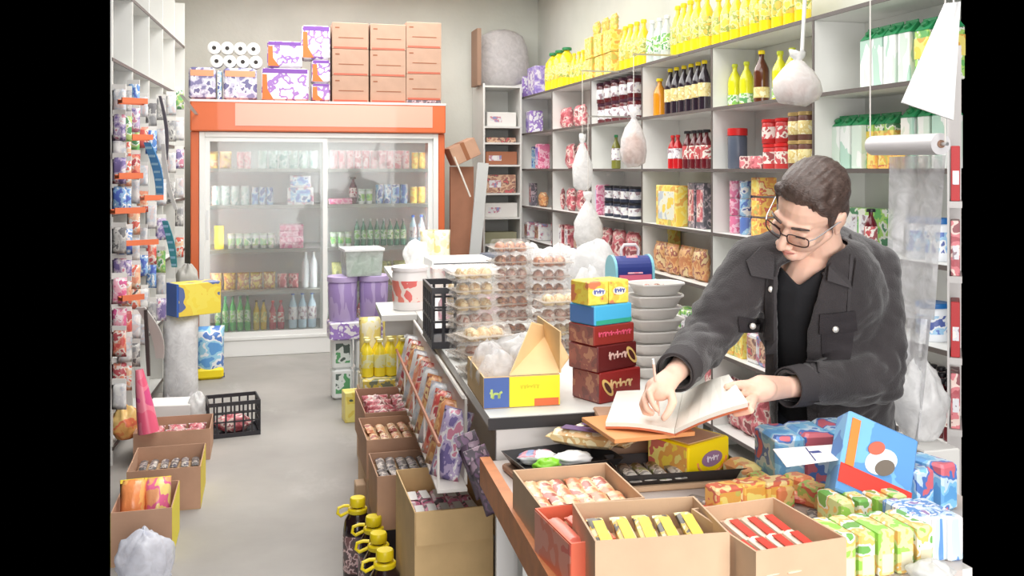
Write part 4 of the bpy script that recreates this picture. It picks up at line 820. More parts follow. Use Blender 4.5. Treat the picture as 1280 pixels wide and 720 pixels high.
# jugs with yellow caps
JUG = fl('jug_dark',46,30,32,.2,coat=.4)
def jug():
    t = thing('oil_jug','proto jug','jug'); MB().lathe([(.05,0),(.056,.006),(.056,.20),(.05,.235),(.03,.265),(.02,.275),(.02,.29)],18).build('body', JUG, t, smooth=True)
    MB().lathe([(.028,.286),(.03,.29),(.03,.312),(.027,.318)],16).build('cap', fl('jug_cap',246,222,30,.35), t, smooth=True)
    MB().lathe([(.036,.262),(.038,.266),(.038,.276),(.034,.280)],16).build('collar', fl('jug_cap',246,222,30,.35), t, smooth=True)
    MB().tube([(-.032,0,.290),(-.052,0,.292),(-.074,0,.286),(-.078,-.004,.268),(-.066,-.006,.258),(-.034,0,.268)],.006,8).build('handle', fl('jug_cap',246,222,30,.35), t, smooth=True)
    MB().lathe([(.0565,.05),(.0568,.051),(.0568,.185),(.0565,.186)],18).build('label', pmat('jug_label',[sr(60,30,36),sr(90,40,46),sr(236,200,200),sr(120,60,60)],34), t, smooth=True)
    text('LABEL',.036,fl('print_pinkwhite',240,190,205,.5),t,(0,-.0578,.12),(PI/2,PI/2*0-PI/2,0),sx=1.0,name='lettering'); return t
jg = jug()
for i,(px,d,yc) in enumerate(((447,3.72,0),(467,3.52,0),(473,3.36,0),(481,3.21,0))):
    v = P(px,300,d); put(jg,(v.x,v.y,0),[.1,.0,-.1,.1][i],f'dark bottle with yellow handled cap, {["farthest","second farthest","second nearest","nearest"][i]} of four on the floor','dark jugs on the floor',sc=(1,1,1.03))
# ------------------------------------------------------------------ counters
ZA, ZB = .95, .84
cA = onz(612,522,ZA); CR = LANG if False else -math.atan2(.0509,.9987)
McA = Matrix.Translation((cA.x,cA.y,0)) @ Matrix.Rotation(CR,4,'Z')      # local: x across to the right, y away from the camera
LA_ = 4.0; WA = .62
def counter_a():
    t = thing('back_counter','long white counter with dark front edge running back from the till','counter',(cA.x,cA.y,0),CR)
    MB().box(0,WA,0,LA_,ZA-.03,ZA).build('worktop', WHITE, t); MB().box(-.004,WA,-.006,-.0005,ZA-.032,ZA-.002).build('edge_strip', fl('edge_black',52,50,54,.4), t)
    MB().box(.02,WA-.02,.01,.028,0,ZA-.031).build('front_panel', fl('counter_white',232,230,228,.5), t); MB().box(WA-.04,WA-.02,.029,LA_-.02,0,ZA-.031).build('side_panel', WHITE, t)
    MB().box(.16,.18,.029,LA_-.02,0,ZA-.031).build('side_panel', WHITE, t); MB().box(.18,WA-.04,LA_-.04,LA_-.02,0,ZA-.031).build('back_panel', WHITE, t)
counter_a()
# far table on the left of the counter
tl = onz(470,352,ZA-.0); 
def far_table():
    v = P(428,300,5.85); w_ = .27; t = thing('side_table','pale table behind the purple pails carrying bins','table',(v.x,v.y,0),CR)
    MB().box(0,w_,0,1.2,ZA-.025,ZA).build('tabletop', WHITE, t)
    for x,y in ((.02,.02),(w_-.06,.02),(.02,1.14),(w_-.06,1.14)): MB().box(x,x+.04,y,y+.04,0,ZA-.0255).build('leg', WHITE, t)
# near counter
WOODE = fl('wood_edge',214,136,84,.5,var=.15,vscale=20); CTOP = fl('counter_top_grey',206,196,190,.5)
e1 = onz(615,575,ZB); e2 = onz(702,722,ZB); ed = (e1-e2); eL = ed.length; eang = math.atan2(-ed.x,ed.y)
def counter_b():
    t = thing('front_counter','low front counter with orange wooden edge covered in sweet cartons','counter',(0,0,0))
    bx = [e2.x, 1.62, e2.y-.12, 1.98]; q = MB()
    a = e2-ed.normalized()*.16; b_ = e1; c_ = McA @ Vector((0,-.012,0)); d_ = McA @ Vector((WA,-.012,0))
    poly = [(a.x,a.y),(1.56,a.y-.02),(1.56,1.93),(d_.x-.02,1.96),(d_.x-.02,d_.y),(c_.x,c_.y)]
    n = len(poly); q.add([(x,y,ZB-.03) for x,y in poly]+[(x,y,ZB) for x,y in poly],[tuple(range(n-1,-1,-1)),tuple(range(n,2*n))]+[(i,(i+1)%n,(i+1)%n+n,i+n) for i in range(n)])
    o = q.build('worktop', CTOP, t); cutaway(o,1203,False)
    q = MB(); u = ed.normalized(); nl = Vector((-u.y,u.x,0)); a2 = a; b2 = Vector((c_.x,c_.y,0)); 
    def L(p,z): return (p.x,p.y,z)
    A0,A1 = a2+nl*.001,a2+nl*.028; B0,B1 = b2+nl*.001,b2+nl*.028
    q.add([L(A0,ZB-.06),L(A1,ZB-.06),L(A1,ZB+.012),L(A0,ZB+.012),L(B0,ZB-.06),L(B1,ZB-.06),L(B1,ZB+.012),L(B0,ZB+.012)],[(0,1,2,3),(7,6,5,4),(0,4,5,1),(1,5,6,2),(2,6,7,3),(3,7,4,0)])
    o = q.build('wooden_edge', WOODE, t)
    for (x,y) in ((a.x+.08,a.y+.05),(1.3,a.y+.05),(c_.x+.06,c_.y-.1),(d_.x-.1,d_.y-.1),(1.3,1.86)): MB().box(x,x+.05,y,y+.05,0,ZB-.0305).build('leg', WHITE, t)
    q = MB(); pl = [(a.x+.06,a.y+.02),(1.3,a.y+.02),(1.3,1.9),(d_.x-.06,1.94),(d_.x-.06,d_.y-.02),(c_.x+.03,c_.y-.02)]; n = len(pl)
    q.add([(x,y,.30) for x,y in pl]+[(x,y,.32) for x,y in pl],[tuple(range(n-1,-1,-1)),tuple(range(n,2*n))]+[(i,(i+1)%n,(i+1)%n+n,i+n) for i in range(n)]); q.build('lower_shelf', CTOP, t)
counter_b()
# bags stored on the lower shelf of the front counter
for i,(px,py) in enumerate(((640,690),(652,650),(668,700))):
    v = P(px,500,2.75-.25*i); v.z = .3205; v.x += .10; v.y -= .30; blob('stored_bag',['greyish','brown','pale'][i]+' printed bag stored beneath the front counter','bag',[COLS['grey'],SNK,BRPK][i],v,.07,.08,.12,seed=60+i)
# slanted snack rack along the left side of the back counter
def lrack():
    t = thing('snack_rack','slanted wire snack rack hung along the left side of the back counter','rack',(cA.x,cA.y,0),CR)
    g = fl('rack_white',232,226,220,.4)
    MB().tube([(-.095,.30,.80),(-.095,1.8,.80)],.006,6).build('rail', fl('rail_wood',170,110,80,.5), t); MB().tube([(-.018,.34,.925),(-.018,1.8,.925)],.006,6).build('rail', g, t)
    MB().box(-.10,-.012,.30,1.8,.66,.668).build('tray', g, t); MB().box(-.011,-.003,.36,1.8,.66,.915).build('back_panel', g, t)
    for k in range(5): y = .31+k*.36; MB().box(-.099,-.092,y,y+.006,.668,.795).build('rod', g, t)
lrack()
pR = {c: pouch('snack_packet',.15,.05,.21,COLS[c] if c in COLS else SNK,None,seed=70+i) for i,c in enumerate(('red','white','orange','brown','purple'))}
cyc = ['purple','brown','red','white','brown','white','red','orange','white','brown','red','white','orange','white','brown','red']
for i in range(12):
    p = McA @ Vector((-.070,.40+i*.118,.6685)); put(pR[cyc[i]],p,CR+random.uniform(-.1,.1),f'{cyc[i]} snack packet, {ORD[i+1]} from the near end of the slanted side rack','snack packets in the side rack',rot=Euler((-.25,.12,CR-.75),'XYZ'),sc=(.72,.8,1.0))
COLS['darkpurple'] = pmat('h_dpurple',[sr(84,50,84),sr(120,80,120),sr(60,40,64),sr(170,140,160)],22,bump=.2); HPD = hpack('darkpurple')
# hanging purple packets at the near end of the rack
for i,(px,py) in enumerate(((584,552),(596,570))):
    v = P(px,py,2.62-.09*i); put(HPD,v+Vector((0,0,.0)),-.1,f'dark purple packet {["upper","lower"][i]} of two hanging by the counter corner','purple packets by the counter corner',rot=Euler((.0,-.35,-.15),'XYZ'),sc=(.75,1,1.15))
# ------------------------------------------------------------------ goods on the back counter
def onA(px, d, z=ZA): v = P(px,300,d); v.z = z+.0006; return v
# biscuit carton with blue / yellow front and raised flap
BLU = fl('biscuit_blue',70,100,170,.45); YEL = fl('biscuit_yellow',246,232,30,.45)
a = onA(608,2.60); b = onA(710,2.60); bw = b.x-a.x; bl0 = (a+b)/2+Vector((0,.17,0)); rzb = -.06
t = open_carton('blue and yellow biscuit carton with one raised tan flap on the back counter',bl0,rzb,bw,.30,.085,m=CARD3,mi=CARDIN)
MB().box(-bw/2+.001,-bw/2+bw*.33,-.1518,-.1502,.002,.083).build('blue_print', BLU, t); MB().box(-bw/2+bw*.335,bw/2-.001,-.1518,-.1502,.002,.083).build('yellow_print', YEL, t); MB().box(bw*.16,bw/2-.004,-.1526,-.1519,.002,.022).build('orange_print', fl('biscuit_orange',226,110,60,.5), t)
text('oo',.034,fl('print_green',190,210,120,.5),t,(-bw*.34,-.1523,.036),(PI/2,0,0)); text('abcdef',.018,fl('print_olive',226,212,30,.5),t,(bw*.1,-.1521,.055),(PI/2,0,0))
q = MB(); q.add([(bw/2-.005,-.150,.087),(-bw*.16,-.150,.087),(bw*.30,.02,.20),(bw/2+.04,.10,.17),(bw/2+.05,-.06,.11)],[(0,1,2,3,4)]); vv = list(q.v); q.v += [(x,y+.004,z+.003) for x,y,z in vv]; q.f += [(9,8,7,6,5),(0,5,6,1),(1,6,7,2),(2,7,8,3),(3,8,9,4),(4,9,5,0)]; q.m += [0]*6; q.build('raised_flap', CARD3, t)
q = MB(); q.box(bw/2+.002,bw/2+.006,-.14,.15,.086,.2); q.build('side_flap', CARD3, t)
for i,(dx,dy,s_) in enumerate(((-.055,-.06,.85),(.035,.01,.85),(-.05,.07,.85))):
    blob('clear_bag',['front left','tallest middle','rear left'][i]+' clear plastic bag of bread in the biscuit carton','bag',CFILM if i != 1 else MFILM,bl0+Vector((dx,dy,.006)),.065*s_,.055*s_,.085*s_,seed=80+i)
blob('clear_bag','wide milky plastic bag heaped behind the biscuit carton','bag',MFILM,onA(650,3.0),.11,.05,.07,seed=87)
# black crate on the far left of the counter
v = onA(562,3.62); crate('black slatted crate standing on the left edge of the back counter', v, CR, .17,.30,.22)
# pastry boxes: clear clamshells
PAST = {'cream':pmat('pastry_cream',[sr(226,190,130),sr(240,214,160),sr(206,160,100),sr(244,228,190)],30,bump=.4),'brown':pmat('pastry_brown',[sr(190,110,70),sr(216,146,100),sr(140,76,50),sr(226,180,140)],30,bump=.4),'pink':pmat('pastry_pink',[sr(226,170,150),sr(240,206,190),sr(190,120,100),sr(246,230,220)],30,bump=.4)}
CLAM = film('clamshell',(.97,.97,.96),.2,.15)
def clam(c, w_=.155, d_=.12, h_=.052):
    t = thing('pastry_box','proto clam'+c,'food box'); R = random.Random(len(c))
    MB().box(-w_/2,w_/2,-d_/2,d_/2,0,.002).build('base', CLAM, t)
    q = MB(); q.add([(-w_/2,-d_/2,.002),(w_/2,-d_/2,.002),(w_/2,d_/2,.002),(-w_/2,d_/2,.002),(-w_*.42,-d_*.4,h_),(w_*.42,-d_*.4,h_),(w_*.42,d_*.4,h_),(-w_*.42,d_*.4,h_)],[(4,5,6,7),(0,1,5,4),(1,2,6,5),(2,3,7,6),(3,0,4,7)]); q.build('lid', CLAM, t)
    for i in range(3):
        x = (-1+i)*w_*.27
        MB().lathe([(.012,0),(.021,.005),(.022,.018),(.016,.034),(.004,.041)],10,c=(x,0,.004),ex=2.0).build('pastry', PAST[c], t, smooth='all')
    MB().box(-w_/2-.003,w_/2+.003,-d_/2-.003,d_/2+.003,.0205,.0235).build('rim', fl('clam_rim',216,206,196,.3,alpha=.5), t); return t
CL = {c: clam(c) for c in PAST}
def cstack(px, d, n, cols, what, rz=0, sc=1, z0=ZA):
    v = onA(px,d,z0)
    for k in range(n):
        lv = 'bottom' if k == 0 else 'top' if k == n-1 else ORD[k+1]+' from bottom'
        put(CL[cols[k%len(cols)]], v+Vector((random.uniform(-.004,.004),random.uniform(-.004,.004),k*.0535*sc)), rz+random.uniform(-.08,.08), f'clear pastry box, {lv} of {what}', 'clear pastry boxes '+what, sc)
cstack(592,3.30,6,['cream','cream','pink','cream'],'the cream stack by the black crate',.1)
cstack(638,3.75,7,['brown','pink','brown'],'the tallest brown stack',.05)
cstack(686,3.72,6,['pink','brown'],'the stack left of the snack cartons',-.05)
cstack(606,3.02,3,['cream','pink'],'the low stack left of the clear bags',.15)
cstack(640,4.35,5,['brown','cream'],'the farthest stack on the counter',.0)
cstack(700,3.42,4,['pink','cream'],'the stack nearest the yellow snack box',.1)
cstack(576,3.95,4,['cream'],'the stack behind the black crate',.0,.9)
# snack cartons tower
DRED = fl('choc_box_red',140,34,34,.35); DRED2 = fl('choc_box_dark',104,34,34,.35); YB2 = pmat('yellow_sweet_print',[sr(250,220,30),sr(252,230,60),sr(246,200,20),sr(226,120,60)],22)
def sbox(w_,d_,h_,m,mside=None,word=None,wm=None,name='sweet_box',oval=None,size=.03,img=None):
    t = thing(name,'proto '+name+str(len(LABELS)),'box'); MB().cb(w_,d_,h_,c=.003).build('body', m, t)
    if mside: MB().box(-w_/2-.001,-w_/2-.0001,-d_/2+.004,d_/2-.004,.003,h_-.003).build('side_print', mside, t)
    if oval: 
        M = Matrix.Translation((oval[0],-d_/2-.0004,oval[1])) @ Matrix.Rotation(PI/2,4,'X'); MB().lathe([(.5*oval[2],0),(.5*oval[2],.001)],20,M=M,ex=.5).build('logo_oval', oval[3], t)
    if word: text(word,size,wm,t,(0 if not oval else oval[0],-d_/2-.0026,h_*.55 if not oval else oval[1]),(PI/2,0,0))
    if img:
        q = MB(); x0 = img[0]
        M = Matrix.Translation((x0,-d_/2-.0012,h_*.5)) @ Matrix.Rotation(PI/2,4,'X') @ Matrix.Rotation(-.9,4,'Z')
        MB().lathe([(.03,0),(.03,.001)],18,M=M,ex=.42).build('pastry_print', fl('print_cream',236,200,120,.5), t); M2 = M @ Matrix.Translation((0,0,.0012)); MB().lathe([(.02,0),(.02,.0006)],18,M=M2,ex=.36).build('filling_print', fl('print_choc',84,36,30,.5), t)
    return t
tv = onA(758,2.74); tz = ZA+.0006; ta = .38
s1 = sbox(.155,.12,.085,fl('choc_red2',150,36,34,.35),pmat('choc_side',[sr(110,36,34),sr(140,60,50),sr(180,120,90)],26),'logoa',fl('print_cream2',244,206,150,.5),img=(-.05,),size=.034,name='chocolate_box')
put(s1,tv,ta,'red chocolate pastry box with pastry picture at the base of the snack tower')
s2 = sbox(.155,.12,.072,DRED2,pmat('choc_side',[],26) if False else MC['choc_side'],'logob',fl('print_pinkish',240,200,190,.5),img=(.055,),size=.03,name='chocolate_box')
put(s2,tv+Vector((-.010,.004,.0855)),ta+.05,'dark red chocolate box second from bottom in the snack tower')
s3 = sbox(.148,.115,.055,fl('choc_red3',150,52,44,.35),MC['choc_side'],'small words',fl('print_pink2',230,90,120,.5),size=.022,name='chocolate_box')
put(s3,tv+Vector((-.014,.004,.158)),ta-.03,'brownish red box third from bottom in the snack tower')
s4 = sbox(.14,.11,.055,fl('sky_blue_box',80,184,230,.35),fl('blue_side',90,130,190,.35),None,name='blue_sweet_box'); MB().box(-.065,.068,-.0562,-.0552,.002,.014).build('green_stripe', fl('stripe_green',60,170,140,.4), s4)
put(s4,tv+Vector((-.016,.004,.2135)),ta,'sky blue box with green stripe in the snack tower')
s5 = sbox(.068,.09,.066,YB2,None,'logo',fl('print_blue3',90,100,180,.5),oval=(0,.036,.045,fl('oval_white',240,236,220,.5)),size=.018,name='yellow_sweet_box')
for i in range(2):
    o = Matrix.Rotation(ta-.1,4,'Z') @ Vector((-.036+.0715*i,0,0)); put(s5,tv+Vector((-.020,.0,.269))+o,ta-.1,f'{["left","right"][i]} yellow sweet box on top of the snack tower','yellow boxes topping the snack tower')
# stacked food trays with sweets in the top one
TRY = fl('tray_grey',232,229,225,.35); 
def ftray():
    t = thing('food_tray','proto ftray','tray'); MB().lathe([(.062,0),(.066,.003),(.083,.030),(.090,.033),(.090,.037),(.081,.035),(.064,.006),(.01,.005)],24,ex=.8,sq=.35).build('body', TRY, t, smooth=True); return t
ft = ftray(); fv = onA(818,3.02)
for k in range(8): put(ft,fv+Vector((.006*math.sin(k*2.1),.004*math.cos(k*1.7),k*.0365)),random.uniform(-.08,.08),f'pale grey food tray, {"bottom" if k == 0 else "top" if k == 7 else ORD[k+1]+" from bottom"} in the tray stack behind the snack tower','stacked pale food trays')
for i in range(7):
    a_ = i*2*PI/6; r_ = .035 if i < 6 else 0; sw = 'ring' if i < 6 else 'centre'
    b0 = blob('chocolate_piece',f'brown pastry piece, {(ORD[i+1]+" round the ring") if i < 6 else "centre one"} in the top food tray','food',PAST['brown'] if i%2 else PAST['pink'],fv+Vector((r_*math.cos(a_),r_*.8*math.sin(a_),7*.0365+.007)),.017,.015,.012,seed=90+i,n=(10,6))
# toy case: small blue hard case with arched side trim and pink front
def toycase():
    v = onA(791,3.45); z1 = 1.6-(358-CY)/FPX*3.45; st = pack('white_carton',.24,.2,z1-ZA+.010,fl('plain_white2',228,226,222,.6),None); put(st,v+Vector((.02,.05,0)),0,'white carton behind the food trays carrying the toy case')
    v.z = z1+.012; t = thing('toy_case','small navy toy case with pink front and light blue arched ends','toy case',v+Vector((0,.03,0)),.0); w_ = .15; h_ = .09; r=.055
    def arch(x0,x1,r0,m,nm,par=t):
        q = MB(); K = 12; vs = []
        prof = [(-r0,0)]+[(-r0*math.cos(PI*i/K), .045+r0*math.sin(PI*i/K)) for i in range(K+1)]+[(r0,0)]
        for x in (x0,x1): vs += [(x,y,z) for y,z in prof]
        n = len(prof); q.add(vs,[tuple(range(n)),tuple(range(2*n-1,n-1,-1))]+[(i,i+n,(i+1)%n+n,(i+1)%n) for i in range(n)]); return q.build(nm,m,par)
    arch(-w_/2+.008,w_/2-.008,r-.004,fl('case_navy',50,64,140,.35),'body'); arch(-w_/2,-w_/2+.009,r,fl('case_sky',150,220,236,.35),'side_trim'); arch(w_/2-.009,w_/2,r,fl('case_sky',150,220,236,.35),'side_trim')
    MB().box(-w_/2+.014,w_/2-.014,-r-.004,-r+.004,.004,.032).build('front_panel', fl('case_pink',240,120,150,.4), t)
    q = MB(); q.add([(-.028,-r+.001,.036),(.030,-r+.001,.036),(.022,-.018,.098),(-.020,-.018,.098),(-.028,-r+.012,.036),(.030,-r+.012,.036),(.022,-.01,.09),(-.020,-.01,.09)],[(0,1,2,3),(7,6,5,4),(0,4,5,1),(1,5,6,2),(2,6,7,3),(3,7,4,0)]); q.build('picture_panel', pmat('case_pic',[sr(240,120,150),sr(250,180,190),sr(230,90,130)],60), t)
    MB().tube([(-.032,0,.096),(-.034,0,.12),(-.022,0,.135),(.022,0,.135),(.034,0,.12),(.032,0,.096)],.006,8).build('handle', fl('case_handle',240,230,230,.35), t, smooth=True)
toycase()
# white plastic bags behind
for i,(px,py,d,r_,lb) in enumerate(((700,322,4.6,.14,'milky bag of rolls behind the pastry stacks'),(742,318,4.5,.15,'white plastic bag heaped left of the toy case'),(662,322,5.0,.12,'small white bag at the far middle of the counter'),(735,352,3.9,.09,'white bag right behind the yellow snack boxes'))):
    v = onA(px,d); zt = 1.6-(py-15-CY)/FPX*d; blob('white_bag',lb,'bag',MFILM if i == 0 else WFILM,v,r_*.85,r_*.6,(zt-ZA)/1.85,seed=100+i)
# red and white tub, pink-white cups
v = P(512,300,4.45); v.z = 0; ZT_ = ZA+.0006
t = thing('side_board','narrow white board bracketed to the left of the back counter under the red tub','board',(cA.x,cA.y,0),CR); MB().box(-.16,-.002,1.82,2.25,ZA-.025,ZA).build('board', WHITE, t); MB().box(-.13,-.002,2.0,2.02,ZA-.12,ZA-.0255).build('bracket', WHITE, t)
rt = jar('red_tub','tub',.2,.082,fl('tub_white',244,240,238,.35),fl('tub_lid',244,240,240,.35),pmat('tub_label',[sr(240,120,100),sr(250,230,220),sr(236,90,80)],10),cone=.06,lid_h=.1); put(rt,Vector((v.x,v.y,ZT_)),0,'round white tub with red print left of the pink cups')
pc = bottle('pink_white_bottle','bottle',.12,.03,pmat('cup_pink',[sr(250,220,226),sr(240,180,196),sr(250,244,244)],20),fl('cup_white2',246,244,244,.35),None,neck=.6,capr=.75,shoulder=.7)
for r_ in range(3):
    for k in range(5): put(pc,onA(556+k*15.5+r_*3,4.15+.16*r_),0,f'small pink bottle with white cap, {ORD[k+1]} from left in the {["front","middle","back"][r_]} row','small pink bottles at the left of the counter')
wc = pack('white_flower_pack',.13,.1,.15,pmat('white_flower',[sr(248,244,240),sr(250,236,230),sr(240,200,200)],14),None,c=.01)
for k in range(2): put(wc,onA(555+40*k,4.95),0,f'{["left","right"][k]} white flowered pack right of the red tub','white packs behind the tub')
# bins and boxes at the far end
BINM = film('bin_film',(.80,.86,.84),.75,.3)
def bin_(w_,d_,h_,lidm,label,v,rz=0,cont=None):
    t = thing('storage_bin',label,'bin',v,rz); q = MB(); 
    q.add([(-w_*.46,-d_*.46,0),(w_*.46,-d_*.46,0),(w_*.46,d_*.46,0),(-w_*.46,d_*.46,0),(-w_/2,-d_/2,h_),(w_/2,-d_/2,h_),(w_/2,d_/2,h_),(-w_/2,d_/2,h_)],[(3,2,1,0),(0,1,5,4),(1,2,6,5),(2,3,7,6),(3,0,4,7)]); q.build('body', BINM, t)
    MB().cb(w_*.84,d_*.84,h_*.75,z=.004,c=.01).build('contents', cont or fl('bin_green',170,196,176,.7), t)
    MB().cb(w_+.02,d_+.02,.022,z=h_+.0005,c=.004).build('lid', lidm, t)
v = P(472,300,6.72); v.z = .8565; v.x = base.x+.04; v.y = base.y+.02; bin_(.26,.22,.17,fl('bin_lid_white',236,238,240,.35),'pale green storage bin with white lid behind the purple pails',v,.1)
v = onA(602,4.85); bin_(.34,.24,.13,fl('bin_lid_white',236,238,240,.35),'clear storage bin with white lid behind the pink bottles',v,0,fl('bin_grey',200,204,204,.7))
v = onA(572,5.75); fw_ = pack('white_flat_box',.36,.3,.12,fl('flat_white',240,240,240,.4),None); MB().box(-.17,.17,-.1515,-.1502,.095,.1).build('dark_line', fl('line_dark',60,60,70,.4), fw_); put(fw_,v,0,'flat white boxed appliance with dark line at the far counter end')
v = P(520,300,6.2); v.z = ZA+.0006; blob('white_bag','white plastic bag heaped beside the far flat box','bag',WFILM,v,.08,.08,.1,seed=110)
pyl = pouch('tall_yellow_bag',.12,.08,.24,pmat('cream_yellow',[sr(246,236,190),sr(250,244,220),sr(240,220,140)],12,bump=.2),None,seed=55)
for k in range(2): v = P(536+16*k,300,6.45); v.z = ZA+.0006; put(pyl,v,0,f'{["left","right"][k]} tall cream yellow bag at the far end of the counter','cream yellow bags at the far end')
# things between the fridge and the end unit
v = P(577,400,8.9); o = MB().box(-.11,.11,-.02,.02,0,1.62).build('brown_plank', fl('panel_brown',176,124,96,.7,var=.1), None, loc=(v.x,v.y,0)); tag(o,'upright brown panel behind the fridge side','board')
v = P(597,400,8.6); t = MB().box(-.05,.05,-.015,.015,0,1.66).build('grey_board', fl('board_grey',198,200,198,.6), None, loc=(v.x-.10,v.y,0)); t.rotation_euler = (0,.09,0); tag(t,'long pale grey board leaning right of the fridge','board')
c_ = pack('leaning_carton',.26,.2,.17,CARD,None); MB().box(-.02,.02,-.1008,.1008,.001,.1712).build('tape', fl('tape_brown',150,96,64,.5), c_); v2 = P(582,193,8.85); put(c_,(v2.x,v2.y,1.68),0,'tilted brown taped carton on the boards right of the fridge',rot=Euler((0,-.42,.1),'XYZ'))
cone_toy(P(568,196,8.55),P(588,246,8.5),.008,.008,fl('wire_pale',206,200,190,.5),'loose_wire','pale wire hanging before the brown panel','wire')
# grey loose packs low at the end unit
v = P(622,300,8.3); v.z = 0; q = pack('grey_carton_pile',.5,.4,.78,fl('pile_grey',196,198,202,.7),None); put(q,v,.1,'pale grey covered pile before the end wall unit')
for i in range(3): put(pack('loose_board',.3,.22,.03,fl('greyp%d'%i,[150,176,130][i],[156,182,136][i],[170,190,150][i],.6),None,c=.004),v+Vector((-.05+.04*i,.0,.781+.031*i)),.3*i-.2,f'{["lowest","middle","top"][i]} loose grey board on the covered pile','loose boards on the pile')
# ------------------------------------------------------------------ goods on the front counter
def onB(px, py, z=ZB): v = onz(px,py,z); v.z = z+.0006; return v
BTR = fl('tray_black',44,42,44,.4)
def shal(label, v, rz, w_, d_, h_=.03, m=BTR):
    t = thing('shallow_tray',label,'tray',v,rz); a,b,c,e = w_/2,d_/2,w_/2-.02,d_/2-.02; th=.0025
    q = MB(); q.add([(-c,-e,0),(c,-e,0),(c,e,0),(-c,e,0),(-a,-b,h_),(a,-b,h_),(a,b,h_),(-a,b,h_),(-c+th,-e+th,th),(c-th,-e+th,th),(c-th,e-th,th),(-c+th,e-th,th),(-a+th,-b+th,h_),(a-th,-b+th,h_),(a-th,b-th,h_),(-a+th,b-th,h_)],
        [(3,2,1,0),(0,1,5,4),(1,2,6,5),(2,3,7,6),(3,0,4,7),(8,9,10,11),(9,8,12,13),(10,9,13,14),(11,10,14,15),(8,11,15,12),(4,5,13,12),(5,6,14,13),(6,7,15,14),(7,4,12,15)]); q.build('body', m, t); return t
# support cartons under the trays
tr1 = onB(700,580,.86); s = pack('flat_carton',.26,.16,.018,CARD,None); tr1.y -= .015; put(s,(tr1.x,tr1.y,ZB+.0005),.1,'flat carton under the black tray by the white panel')
shal('black tray with white and green sweet bags by the white counter front',Vector((tr1.x,tr1.y,ZB+.019)),.12,.26,.17)
for i,(dx,dy,m,lb) in enumerate(((-.055,.03,WPK,'white printed sweet bag at the left of the black tray'),(.03,-.0,fl('bag_white',240,240,240,.4),'plain white sweet bag at the right of the black tray'),(-.05,-.04,fl('bag_lime',150,226,60,.35),'bright lime green bag in the black tray'))):
    blob('sweet_bag',lb,'bag',m,Vector((tr1.x+dx,tr1.y+dy,ZB+.0225)),[.05,.05,.035][i],[.028,.032,.025][i],.017,seed=120+i)
wv = onB(735,575,.86)
for i,(dx,dy,rz_,lb) in enumerate(((.0,.035,.85,'cream wafer pack lying diagonally behind the black tray'),(.055,.045,.6,'cream wafer pack with purple print, second of three'),(.11,.02,-.6,'cream wafer pack with purple print lying crosswise'))):
    put(W_cr,(wv.x+dx-.01,wv.y+dy-.03,ZB+.0225+.03+.046*(i==2)),rz_,lb,sc=1.0)
# book support: folders and carton, then the book
bc = P(828,520,2.36)
s = pack('flat_carton',.36,.20,.10,CARD,None); bz = .985
fo_ = pack('orange_folder',.34,.24,.022,fl('folder_orange',232,160,100,.5),None,c=.002)
# ledger
PAGE = fl('page_cream',246,242,232,.8,var=.02,vscale=30); COV = fl('ledger_cover',214,120,84,.5)
put(s,Vector((bc.x+.03,bc.y+.19,ZB+.0006)),-.20,'closed flat brown carton under the ledger on the front counter',sc=(.72,.6,1.15))
fz = ZB+.0006+.115+.0006; fc = P(796,520,2.38)
put(fo_,Vector((fc.x,fc.y,fz)),.05,'pale orange folder lying under the open ledger',sc=(.62,.88,.5))
def slab(q, c4, t_, m=0):
    """thin curved leaf block from four corners (near left, near right, far right, far left), hanging t_ below"""
    K = 6; vs = []; fs = []
    for s_ in (0,1):
        for j in range(2):
            for i in range(K+1):
                f = i/K; a = c4[0].lerp(c4[1],f) if j == 0 else c4[3].lerp(c4[2],f); vs.append(a-Vector((0,0,t_*s_))+Vector((0,0,.006*math.sin(f*PI))))
    n = K+1
    for i in range(K):
        fs += [(i,i+1,n+i+1,n+i),(2*n+i+1,2*n+i,3*n+i,3*n+i+1),(i,2*n+i,2*n+i+1,i+1),(n+i+1,3*n+i+1,3*n+i,n+i)]
    fs += [(0,n,3*n,2*n),(n-1,3*n-1,4*n-1,2*n-1)]; q.add(vs,fs,m); return q
zl = fz+.0125
LN = onz(757,528,zl+.016); LFc = onz(771,489,zl+.020); SN = onz(843,537,zl+.014); SF = onz(853,492,zl+.022)
zr_ = zl+.085; RN = P(935,503,2.14); RF = P(911,468,2.40)
led = thing('ledger','open cream paged ledger with orange cover being written in','book',(0,0,0))
slab(MB(),[LN,SN,SF,LFc],.010).build('pages', PAGE, led); slab(MB(),[SN+RT*.001,RN,RF,SF+RT*.001],.010).build('pages', PAGE, led)
dn = Vector((0,0,-.0105)); slab(MB(),[LN+dn,SN+dn,SF+dn,LFc+dn],.005).build('cover', COV, led); slab(MB(),[SN+dn+RT*.001,RN+dn,RF+dn,SF+dn+RT*.001],.005).build('cover', COV, led)
